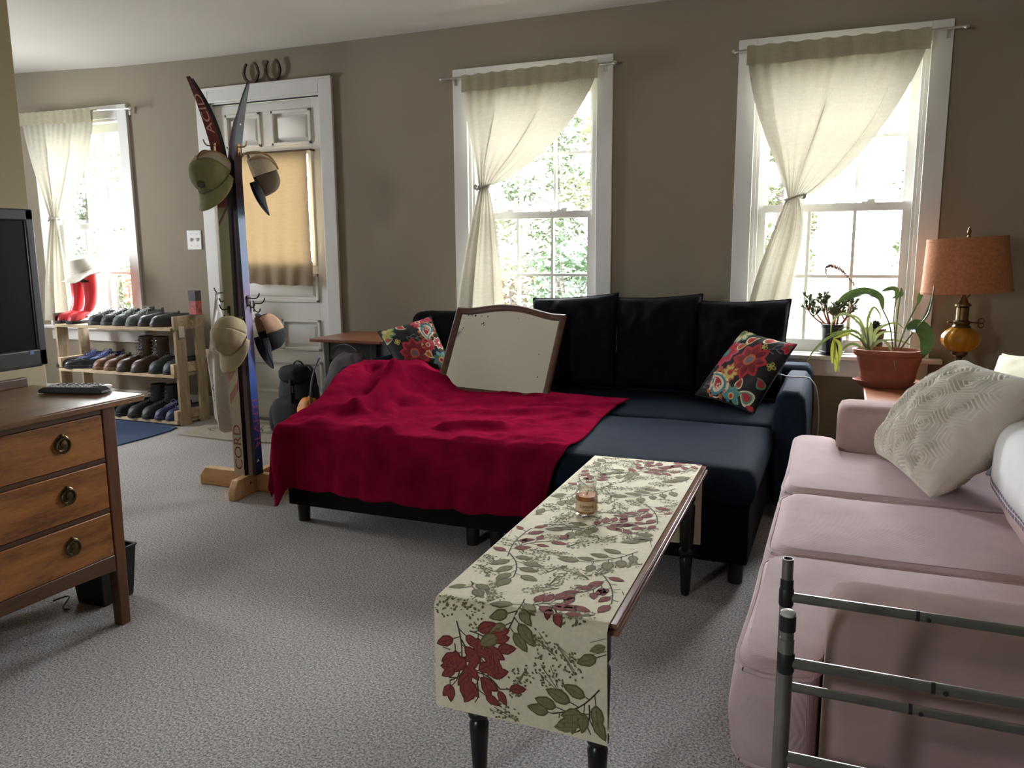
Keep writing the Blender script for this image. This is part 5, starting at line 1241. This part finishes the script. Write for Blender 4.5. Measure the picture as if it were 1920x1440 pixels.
def arm(y0, y1):
    b = MB(); P = [(y0, .05), (y1, .05), (y1, .555)]; r = (y1-y0)/2; 
    P = [(y0+.012, .05), (y1-.012, .05)]+[(y1-.0-.045*(1-cos(a)) if False else y1-.05+.05*cos(a), .55+.05*sin(a)) for a in [pi/2*k/6 for k in range(7)]]+[(y0+.05-.05*cos(a), .55+.05*sin(a)) for a in [pi/2-pi/2*k/6 for k in range(7)]]
    n = len(P); rings = []
    for x, s in ((.004, .90), (.006, .955), (.016, .99), (.04, 1.0), (.2, 1.005), (.5, 1.0), (.70, 1.0), (.82, .98)):
        rings.append([V((x, (y0+y1)/2+(y-(y0+y1)/2)*s, .05+(z-.05)*(s if s < 1 else 1))) for y, z in P])
    b.loft(rings); b.build('armrest', m_pinks, ps, smooth=50, bevel=0)
arm(-1.455, -1.255); arm(-3.075, -2.892)
for yc, hy, sd in ((-2.16, .29, 3), (-2.67, .205, 6)):
    b = MB(); soft(b, (.50, yc, .575), (.13, hy, .125), .5, seed=sd, lum=.05, nu=30, nv=18); b.build('back_cushion', m_pinks, ps, smooth=70, weld=True)
for x in (-.07, .74):
    for y in (-2.99, -1.31): MB().lathe([(.018, 0), (.026, .055)], (x, y, 0), 12).build('leg', m_blkw, ps)

# big quilted pillow with hexagon ribs
m_quilt = M('oatmeal_quilted_cotton', (204, 197, 182), .92, .05, 30, 300, .2, sheen=.15, spec=.2)
c4 = (V((.126, -1.55, .475)), V((.235, -1.985, .475)), at(1950, 716, x=.43), at(1813, 676, x=.335))
bpw = T('quilted_pillow', 'large oatmeal pillow with hexagon ribs propped on the pink sofa', 'pillow', tuple(c4[0]))
pf = pillow_fn(c4, .105, pinch=.05, seed=14, wr=.012, crown=.40)
nq = ((c4[1]-c4[0]).cross(c4[3]-c4[0])).normalized(); nq = nq if nq.dot(cC-c4[0]) > 0 else -nq
def hexrib(x, y, S_=.112):
    # distance rings around the nearest centre of a hexagonal lattice
    best = 9
    q0 = x/S_; r0 = y/(S_*.866)
    for j in (math.floor(r0), math.floor(r0)+1):
        for i in (math.floor(q0-.5*(j % 2)), math.floor(q0-.5*(j % 2))+1):
            dx = x-(i+.5*(j % 2))*S_; dy = y-j*S_*.866
            h = max(abs(dx), abs(dx)*.5+abs(dy)*.866); best = min(best, h)
    return best
b = MB()
b.grid(lambda s, t: pf(s, t, 1, .0055*cos(2*pi*hexrib(s*.45, t*.46)/.0112)*min(1, 8*s*(1-s))*min(1, 8*t*(1-t))), 210, 210)
b.grid(lambda s, t: pf(s, t, -1, .0055*cos(2*pi*hexrib(s*.45, t*.46)/.0112)*min(1, 8*s*(1-s))*min(1, 8*t*(1-t))), 140, 140)
b.build('quilted_cover', m_quilt, bpw, smooth=180)
m_crm = M('cream_pillow_cotton', (206, 200, 172), .9, .05, 20, 300, .2)
pillow('cream_pillow', 'plain cream pillow behind the big quilted pillow at the sofa back', 'pillow', ((.44, -1.30, .47), (.56, -1.62, .47), at(1990, 655, x=.60), at(1880, 664, x=.545)), .05, m_crm, seed=3, crown=.3)
m_bg = M('blue_grey_cotton', (112, 122, 134), .9, .06, 20, 300, .2)
pillow('blue_grey_pillow', 'blue grey pillow wedged between the quilted pillow and the white throw', 'pillow', ((.40, -1.70, .478), (.46, -1.96, .478), (.60, -1.98, .80), (.56, -1.70, .80)), .035, m_bg, seed=6)
# white throw with plaid hem over the second back cushion
m_thr = M('white_cotton_throw', (226, 226, 222), .9, .03, 20, 200, .2)
mp_, _nt, _p = nodes('plaid_hem_cloth'); _v = coords(_nt); _sp = _nt.nodes.new('ShaderNodeSeparateXYZ'); _nt.links.new(_v, _sp.inputs[0])
_s = []
for ax, sc in (('Y', 330), ('Z', 330)):
    m_ = _nt.nodes.new('ShaderNodeMath'); m_.operation = 'MULTIPLY'; m_.inputs[1].default_value = sc; _nt.links.new(_sp.outputs[ax], m_.inputs[0])
    n_ = _nt.nodes.new('ShaderNodeMath'); n_.operation = 'SINE'; _nt.links.new(m_.outputs[0], n_.inputs[0]); _s.append(n_)
_mx = _nt.nodes.new('ShaderNodeMath'); _mx.operation = 'MAXIMUM'; _nt.links.new(_s[0].outputs[0], _mx.inputs[0]); _nt.links.new(_s[1].outputs[0], _mx.inputs[1])
_nt.links.new(ramp(_nt, _mx.outputs[0], [(.80, lin(92, 80, 92)), (.93, lin(190, 184, 186))]), _p.inputs['Base Color']); _p.inputs['Roughness'].default_value = .9
th = T('throw', 'white throw with a plaid hem hung over a back cushion of the pink sofa', 'throw', (.45, -2.2, .86))
def sft(s, t, k):
    sq = .5; a = 2*pi*s; e = pi*(t-.5); p = lambda v: (abs(v)**sq)*(1 if v >= 0 else -1)
    return V((.50+.13*k*p(cos(e))*p(cos(a)), -2.16+.29*k*p(cos(e))*p(sin(a)), .575+.125*k*p(sin(e))))
def thr(u, v):   # u along the hem (far to near), v from top to hem
    s = .30+.40*u; t0 = .93; t1 = .475-.02*u; t = t0+(t1-t0)*v; q = sft(s, t, 1.045); q.x -= .004*sin(u*18)*v; return q
b = MB(); b.grid(lambda u, v: thr(u, v*.95), 40, 24); cl_ = b.build('cloth', m_thr, th, smooth=180, fixn=False, solid=.004)
b = MB(); b.grid(lambda u, v: thr(u, .95+.05*v), 40, 5); b.build('plaid_hem', mp_, th, smooth=180, fixn=False, solid=.006)

# ================================================================== metal rack in the foreground
m_tube = M('grey_metal_tube', (150, 151, 146), .28, .08, 30, metal=.85)
m_dkt = M('dark_tube_sleeve', (44, 46, 44), .45, .1, 30, metal=.3)
m_wcap = M('white_plug', (214, 216, 206), .5)
YA, YB = -3.16, -3.315
pa, pb = at(1478, 1047, y=YA), at(1478, 1150, y=YB)
mr = T('metal_rack', 'light grey tubular metal rack standing in front of the pink sofa', 'rack', (.35, -3.24, 0))
zr = [at(1484, 1120, y=YA).z, at(1480, 1287, y=YA).z, at(1486, 1243, y=YB).z, at(1474, 1418, y=YB).z]
for x0 in (pa.x, pa.x+.80):
    for y, xx, top, z1 in ((YA, x0, pa.z, zr[0]), (YB, x0+pb.x-pa.x, pb.z, zr[2])):
        b = MB(); b.lathe([(.0082, .0), (.0082, top-.03), (.0073, top-.03), (.0073, top), (.0058, top), (.0058, top-.01), (0, top-.01)], (xx, y, 0), 18); po = b.build('post', m_tube, mr)
        b = MB(); b.lathe([(.0088, z1-.012), (.0095, z1-.010), (.0095, z1+.010), (.0088, z1+.012)], (xx, y, 0), 18); b.build('sleeve', m_dkt, po); b = MB()
        if y == YA: b.lathe([(.0084, z1+.012), (.0084, top-.028)], (xx, y, 0), 18)
        else: b.lathe([(.0090, top-.020), (.0090, top-.002)], (xx, y, 0), 18)
        b.build('sleeve', m_dkt, po)
        if y == YB: MB().lathe([(0, top-.006), (.0078, top-.006), (.0084, top+.002), (.006, top+.0035), (0, top+.004)], (xx, y, 0), 18).build('end_plug', m_wcap, po)
for y, xx, zz in ((YA, pa.x, (zr[0], zr[1], zr[1]-(zr[0]-zr[1]))), (YB, pb.x, (zr[2], zr[3], zr[3]-(zr[2]-zr[3])))):
    for z in zz:
        b = MB(); b.tube([(xx+.006, y, z), (xx+.794, y, z)], .0063, 14); rl_ = b.build('rail', m_tube, mr)
        xj = at(1718, 1142, z=zr[0]).x if y == YA else at(1745, 1270, z=zr[2]).x
        b = MB(); b.tube([(xj-.0022, y, z), (xj+.0022, y, z)], .0067, 14); b.lathe([(0, .0016), (.003, .0012), (.003, 0)], (xj+.012, y-.0058, z-.001), 8, mt=Matrix.Rotation(pi/2, 3, 'X')); b.build('joint', m_dkt, rl_)

# ================================================================== end table, lamp, plants
m_et = wood('orange_pine_table', (122, 74, 44), (178, 116, 74), (1, 6, 6), .4, 4, .1)
et_ = T('end_table', 'brown wooden end table under the terracotta planter and lamp', 'side table', (.39, -.42, 0))
MB().box(.105, .68, -.765, -.085, .478, .50).build('table_top', m_et, et_, bevel=.005)
q = MB()
for a in ((.135, .65, -.735, -.717), (.135, .65, -.133, -.115), (.135, .153, -.735, -.115), (.632, .65, -.735, -.115)): q.box(*a, .39, .478)
q.build('apron', m_et, et_)
for x in (.13, .61):
    for y in (-.74, -.155):
        l = MB(); l.hexa([(x+.008, y+.008, 0), (x+.034, y+.008, 0), (x+.034, y+.034, 0), (x+.008, y+.034, 0)], [(x, y, .478), (x+.044, y, .478), (x+.044, y+.044, .478), (x, y+.044, .478)]); l.build('leg', m_et, et_, bevel=.003)
lx, ly = .478, -.30
lp = T('table_lamp', 'brass oil style table lamp with a brown shade and amber glass bowl', 'lamp', (lx, ly, .50))
m_shade = M('rust_brown_burlap', (158, 100, 62), .9, .18, 90, 350, .5)
_p = m_shade.node_tree.nodes['Principled BSDF']
m_ab = M('aged_brass', (98, 80, 50), .35, .25, 30, metal=.9); m_abl = M('polished_brass', (176, 142, 82), .25, .1, 20, metal=.95)
m_amb, _nt, _p = nodes('amber_glass'); _p.inputs['Base Color'].default_value = (*lin(206, 140, 38), 1); _p.inputs['Roughness'].default_value = .12; _p.inputs['Transmission Weight'].default_value = .55; _p.inputs['IOR'].default_value = 1.3
c0 = (lx, ly, 0)
MB().lathe([(0, .50), (.055, .50), (.055, .512), (.040, .525), (.036, .555), (.036, .578), (.046, .582), (.047, .590), (.036, .598), (.018, .606), (.012, .618), (.014, .634), (.026, .642), (.032, .648), (.034, .662), (0, .662)], c0, 32).build('base', m_ab, lp, smooth=35)
b = MB(); rings = []
for r, z in ((.034, .660), (.055, .672), (.070, .692), (.0755, .712), (.073, .732), (.060, .750), (.042, .762), (.034, .768)): rings.append([V((lx+(r*(1+.025*cos(12*a)))*cos(a), ly+(r*(1+.025*cos(12*a)))*sin(a), z)) for a in [2*pi*k/72 for k in range(72)]])
b.loft(rings); b.build('glass_bowl', m_amb, lp, smooth=60)
MB().lathe([(0, .764), (.036, .764), (.038, .770), (.030, .778), (.033, .784), (.033, .792), (.0245, .798), (.0245, .850), (.022, .852), (.031, .858), (.031, .864), (.020, .872), (.013, .890), (.008, .90), (.008, .93), (0, .93)], c0, 28).build('burner_column', m_ab, lp, smooth=35)
b = MB(); b.tube([(lx-.05, ly-.01, .788), (lx+.062, ly-.01, .788)], .0035, 6); b.tube([(lx+.070+.011*cos(a), ly-.01, .796+.011*sin(a)) for a in [2*pi*k/16 for k in range(17)]], .003, 6, cap=False); b.tube([(lx+.070+.010*cos(a), ly-.01, .777+.010*sin(a)) for a in [2*pi*k/16 for k in range(17)]], .003, 6, cap=False); b.lathe([(0, -.005), (.006, 0), (0, .005)], (lx-.052, ly-.01, .788), 10); b.build('wick_key', m_ab, lp)
hp = MB()
for sg in (1, -1): hp.tube(bez((lx+sg*.008, ly, .893), (lx+sg*.045, ly, .90), (lx+sg*.05, ly, 1.10), (lx, ly, 1.150), 16), .0028, 6)
hp.build('harp', m_abl, lp)
sh = MB(); N = 64; rings = []; Rx = Matrix.Rotation(radians(-3.0), 3, 'Y'); 
def shp(r, z, a): return V((lx, ly, 1.03))+Rx @ V((r*cos(a), r*.9*sin(a), z))
for r, z in ((.172, -.115), (.1755, -.115), (.1755, -.103), (.1735, -.102), (.1535, .104), (.155, .105), (.1535, .117), (.150, .117), (.168, -.112)): rings.append([shp(r, z, 2*pi*k/N) for k in range(N)])
sh.loft(rings, True, False); sh.build('shade', m_shade, lp, smooth=35)
b = MB()
for k in range(3): b.tube([(lx, ly, 1.146), shp(.150, .112, 2*pi*k/3)], .0015, 5)
b.build('spider', m_abl, lp)
b = MB(); b.lathe([(.008, 1.148), (.008, 1.152), (.004, 1.156), (.007, 1.163), (.0085, 1.172), (.006, 1.183), (0, 1.192)], c0, 12); b.build('finial', m_ab, lp)
b = MB(); b.tube(bez((lx+.03, ly+.045, .505), (lx+.05, ly+.12, .51), (lx+.12, -.10, .52), (lx+.13, -.06, .30), 14), .003, 6); b.build('cord', m_blkw, lp)

# ---- plants
m_terra = M('terracotta', (146, 82, 58), .75, .1, 25, 120, .2)
m_soil = M('dark_potting_soil', (48, 36, 28), 1, .4, 60, 90, .8, bd=.01)
m_bpot = M('black_nursery_pot', (24, 24, 27), .4); m_brpot = M('brown_clay_pot', (98, 66, 48), .7, .15, 20)
g_sp = leaf_mat('spider_plant_green', (112, 128, 78), (70, 80, 36)); g_spl = leaf_mat('pale_variegated_green', (160, 168, 122), (90, 96, 56)); g_big = leaf_mat('broad_leaf_green', (62, 82, 58), (50, 64, 28), .2); g_yel = leaf_mat('yellow_green', (158, 160, 74), (120, 122, 48)); g_jade = leaf_mat('jade_green', (84, 96, 54), (44, 52, 22)); g_dk = leaf_mat('dark_blue_green', (52, 70, 48), (28, 40, 22))
m_twig = M('reddish_succulent_stem', (120, 70, 54), .7, .2, 40); m_stem = leaf_mat('pale_green_stem', (122, 130, 86), (60, 68, 34))
def path(pts, n=18):
    """smooth curve through points"""
    P = [V(p) for p in pts]; P = [P[0]*2-P[1]]+P+[P[-1]*2-P[-2]]; out = []
    for i in range(1, len(P)-2):
        for k in range(n):
            t = k/n; a, b_, c, d_ = P[i-1], P[i], P[i+1], P[i+2]
            out.append(.5*((2*b_)+(c-a)*t+(2*a-5*b_+4*c-d_)*t*t+(3*b_-a-3*c+d_)*t**3))
    return out+[P[-2]]
def blade(mb, pts, wmax, peak=.4, vee=.25, face=V((.2, -1, .5)), mi=0, w0=.25, n=8):
    P = path(pts, n); N = len(P)-1; rows = []
    for i, p in enumerate(P):
        t = i/N; d = (P[min(i+1, N)]-P[max(i-1, 0)]).normalized(); s = d.cross(face).normalized(); nn = s.cross(d)
        w = wmax*((w0+(1-w0)*sin(pi/2*min(1, t/peak))) if t < peak else max(.02, cos(pi/2*(t-peak)/(1-peak))**.8)); rows.append([p-s*w+nn*w*vee, p-s*w*.5+nn*w*vee*.3, p, p+s*w*.5+nn*w*vee*.3, p+s*w+nn*w*vee])
    return mb.loft(rows, False, False, mi)
ppx, ppy = .200, -.36
pl = T('potted_plant', 'long terracotta planter with a spider plant and broad leaves on the end table', 'potted plant', (ppx, ppy, .50))
q = MB(); q.lathe([(0, .50), (.105, .50), (.118, .506), (.142, .530), (.137, .531), (.112, .51), (0, .508)], (ppx, ppy, 0), 40, sy=.62); q.build('saucer', m_terra, pl, smooth=40)
q = MB(); q.lathe([(0, .511), (.100, .511), (.103, .516), (.126, .612), (.130, .618), (.132, .636), (.140, .640), (.150, .650), (.150, .666), (.136, .667), (.127, .640), (.110, .53), (0, .53)], (ppx, ppy, 0), 48, sy=.62); q.build('pot', m_terra, pl, smooth=40)
q = MB(); q.lathe([(0, .652), (.10, .650), (.131, .645), (.10, .60), (0, .60)], (ppx, ppy, 0), 36, sy=.62); q.build('soil', m_soil, pl)
def lv(p, y): return at(p[0], p[1], y=y)
sc_ = V((at(1630, 652, y=ppy).x, ppy, .65))
arcs = [([(1605, 622), (1560, 630), (1528, 655), (1510, 683)], -.44, .007), ([(1615, 605), (1590, 590), (1560, 595)], -.36, .006), ([(1618, 620), (1604, 600), (1580, 588), (1560, 606), (1558, 640)], -.40, .006), ([(1626, 610), (1632, 585), (1640, 577), (1650, 590), (1652, 604)], -.36, .006),
    ([(1645, 630), (1665, 622), (1690, 626)], -.32, .006), ([(1640, 645), (1656, 640), (1670, 655), (1680, 695)], -.45, .008), ([(1600, 645), (1580, 655), (1570, 675)], -.45, .006), ([(1632, 620), (1633, 600)], -.35, .011), ([(1640, 625), (1655, 612), (1680, 606), (1700, 622)], -.36, .007), ([(1612, 636), (1580, 622), (1548, 628)], -.45, .006),
    ([(1622, 620), (1610, 606), (1596, 604)], -.33, .006), ([(1650, 640), (1690, 640), (1720, 655)], -.30, .006)]
for i, (p, y, w_) in enumerate(arcs):
    b = MB(); blade(b, [sc_+V((rnd(-.01, .01), rnd(-.01, .01), 0))]+[lv(q, ppy+(y-ppy)*(k+1)/len(p)) for k, q in enumerate(p)], w_, .3, .35); b.build('strap_leaf', g_spl if i % 3 else g_sp, pl, smooth=80, fixn=False)
b = MB(); b.tube(path([sc_]+[lv(q, -.45) for q in ((1600, 620), (1580, 614), (1566, 626), (1562, 638))], 8), .002, 5); rn_ = b.build('runner_stem', m_stem, pl)
for p, w_ in (([(1563, 636), (1562, 660), (1560, 682)], .012), ([(1563, 634), (1575, 650), (1571, 690)], .009), ([(1563, 634), (1590, 626), (1596, 622)], .008), ([(1564, 636), (1568, 670), (1574, 698)], .007), ([(1562, 660), (1567, 690), (1566, 698)], .006)):
    b = MB(); blade(b, [lv(q, -.46) for q in p], w_, .4, .3); b.build('plantlet_leaf', g_yel, pl, smooth=80, fixn=False)
bigs = [([(1674, 652), (1668, 610), (1655, 580)], [(1655, 580), (1648, 558), (1622, 549), (1592, 555), (1568, 568)], -.40, .028), ([(1680, 652), (1676, 600), (1680, 560)], [(1680, 562), (1680, 545), (1668, 543), (1652, 546)], -.30, .018), ([(1684, 652), (1700, 610), (1720, 570)], [(1720, 572), (1724, 556), (1730, 545)], -.30, .012),
    ([(1690, 652), (1735, 590), (1752, 535), (1742, 585), (1722, 612)], [(1700, 615), (1722, 616), (1735, 640), (1730, 672)], -.43, .050), ([(1678, 652), (1682, 600), (1690, 540)], [(1690, 540), (1688, 552), (1672, 560)], -.26, .012)]
for st_, bl_, y, w_ in bigs:
    b = MB(); b.tube(path([lv(q, ppy+(y-ppy)*k/max(1, len(st_)-1)) for k, q in enumerate(st_)], 8), .0035, 6); s_ = b.build('leaf_stalk', m_stem, pl)
    b = MB(); blade(b, [lv(q, y) for q in bl_], w_, .45, .25, face=V((.5, -.6, .7))); b.build('broad_leaf', g_big, s_, smooth=80, fixn=False)
def pot(x, y, z, r0, r1, h, mat, root, name='pot', lip=.004):
    MB().lathe([(0, z), (r0, z), (r1*.97, z+h*.86), (r1+lip, z+h*.87), (r1+lip, z+h), (r1-.003, z+h), (r1-.006, z+h*.8), (0, z+h*.8)], (x, y, 0), 32).build(name, mat, root, smooth=40)
    MB().lathe([(0, z+h*.86), (r1*.9, z+h*.84), (0, z+h*.8)], (x, y, 0), 24).build('soil', m_soil, root)
jx, jy = at(1560, 640, y=-.018).x, -.018; sz_ = SZ+.001
jp = T('potted_plant', 'bushy succulent in a black plastic pot on the window stool', 'potted plant', (jx, jy, sz_))
MB().lathe([(0, sz_), (.044, sz_), (.060, sz_+.02), (.057, sz_+.021), (.042, sz_+.006), (0, sz_+.006)], (jx, jy, 0), 28).build('saucer', m_bpot, jp, smooth=40)
pot(jx, jy, sz_+.007, .043, .055, .145, m_bpot, jp)
random.seed(5); br = MB(); tips = []
for k in range(9):
    a = pi*2*k/9; sp_ = rnd(.03, .10); p0 = V((jx+.012*cos(a), jy+.012*sin(a), sz_+.13)); p3 = p0+V((sp_*cos(a)*1.1-.012, sp_*.5*sin(a), rnd(.07, .17))); p1 = p0+V((sp_*.6*cos(a), sp_*.3*sin(a), .03)); p2 = p3-V((0, 0, .05))
    B_ = bez(p0, p1, p2, p3, 10); br.tube(B_, [.0058-.0003*i for i in range(11)], 6); tips.append((p3, (p3-p2).normalized()))
    for j in (5, 7, 8):
        for sg in (1, -1):
            q = B_[j]; e = q+V((rnd(-.035, .035), rnd(-.02, .02), rnd(.02, .045))); br.tube([q, (q+e)/2+V((0, 0, .004)), e], [.003, .0025, .002], 5); tips.append((e, (e-q).normalized()))
br.build('woody_stem', m_twig, jp, smooth=60)
lf = MB()
for p, d0 in tips:
    for k in range(13):
        d_ = (d0+V((rnd(-.9, .9), rnd(-.7, .7), rnd(-.3, .9)))).normalized(); l = rnd(.014, .026); o = p-d0*rnd(0, .025)
        lf.tube([o, o+d_*l*.5, o+d_*l], [.002, .0042, .0008], 5)
lf.build('foliage', g_jade, jp, smooth=60)
bx_, by_ = at(1636, 632, y=-.015).x, -.016
b2 = T('potted_plant', 'small brown clay pot with a dark succulent behind the terracotta planter', 'potted plant', (bx_, by_, sz_))
pot(bx_, by_, sz_, .040, .054, .135, m_brpot, b2)
rs = MB()
for k in range(34):
    a = k*2.4; e = .25+.9*(k/34); l = .045*(1-.4*k/34); o = V((bx_+.012, by_, sz_+.125+.03*k/34)); d_ = V((cos(a)*cos(e), sin(a)*cos(e)*.8, sin(e)))
    rs.tube([o, o+d_*l*.6, o+d_*l], [.003, .007, .001], 6, flat=.5)
rs.build('foliage', g_dk, b2, smooth=60)
fs_ = MB(); P = path([V((bx_, by_, sz_+.13))]+[lv(q, by_) for q in ((1622, 560), (1606, 540), (1592, 521), (1575, 505), (1560, 499), (1550, 501), (1549, 512))], 6); fs_.tube(P, .0020, 5)
for i, p in enumerate(P[14:]):
    for sg in (1, -1): fs_.lathe([(0, -.005), (.004, 0), (0, .006)], p+V((rnd(-.003, .003), 0, sg*.004)), 5)
fs_.build('flower_stalk', m_twig, b2, smooth=60)
b = MB(); b.tube(path([(-.26, -.50, .556), (-.20, -.52, .548), (-.15, -.53, .549), (-.115, -.54, .546), (-.085, -.55, .50), (-.07, -.56, .38), (-.075, -.57, .2), (-.07, -.56, .004)], 8), .003, 6)
one(b, 'cord', M('pale_grey_cord', (150, 152, 150), .6), 'thin pale cord draped over the blue sofa armrest by the plants', 'cord')
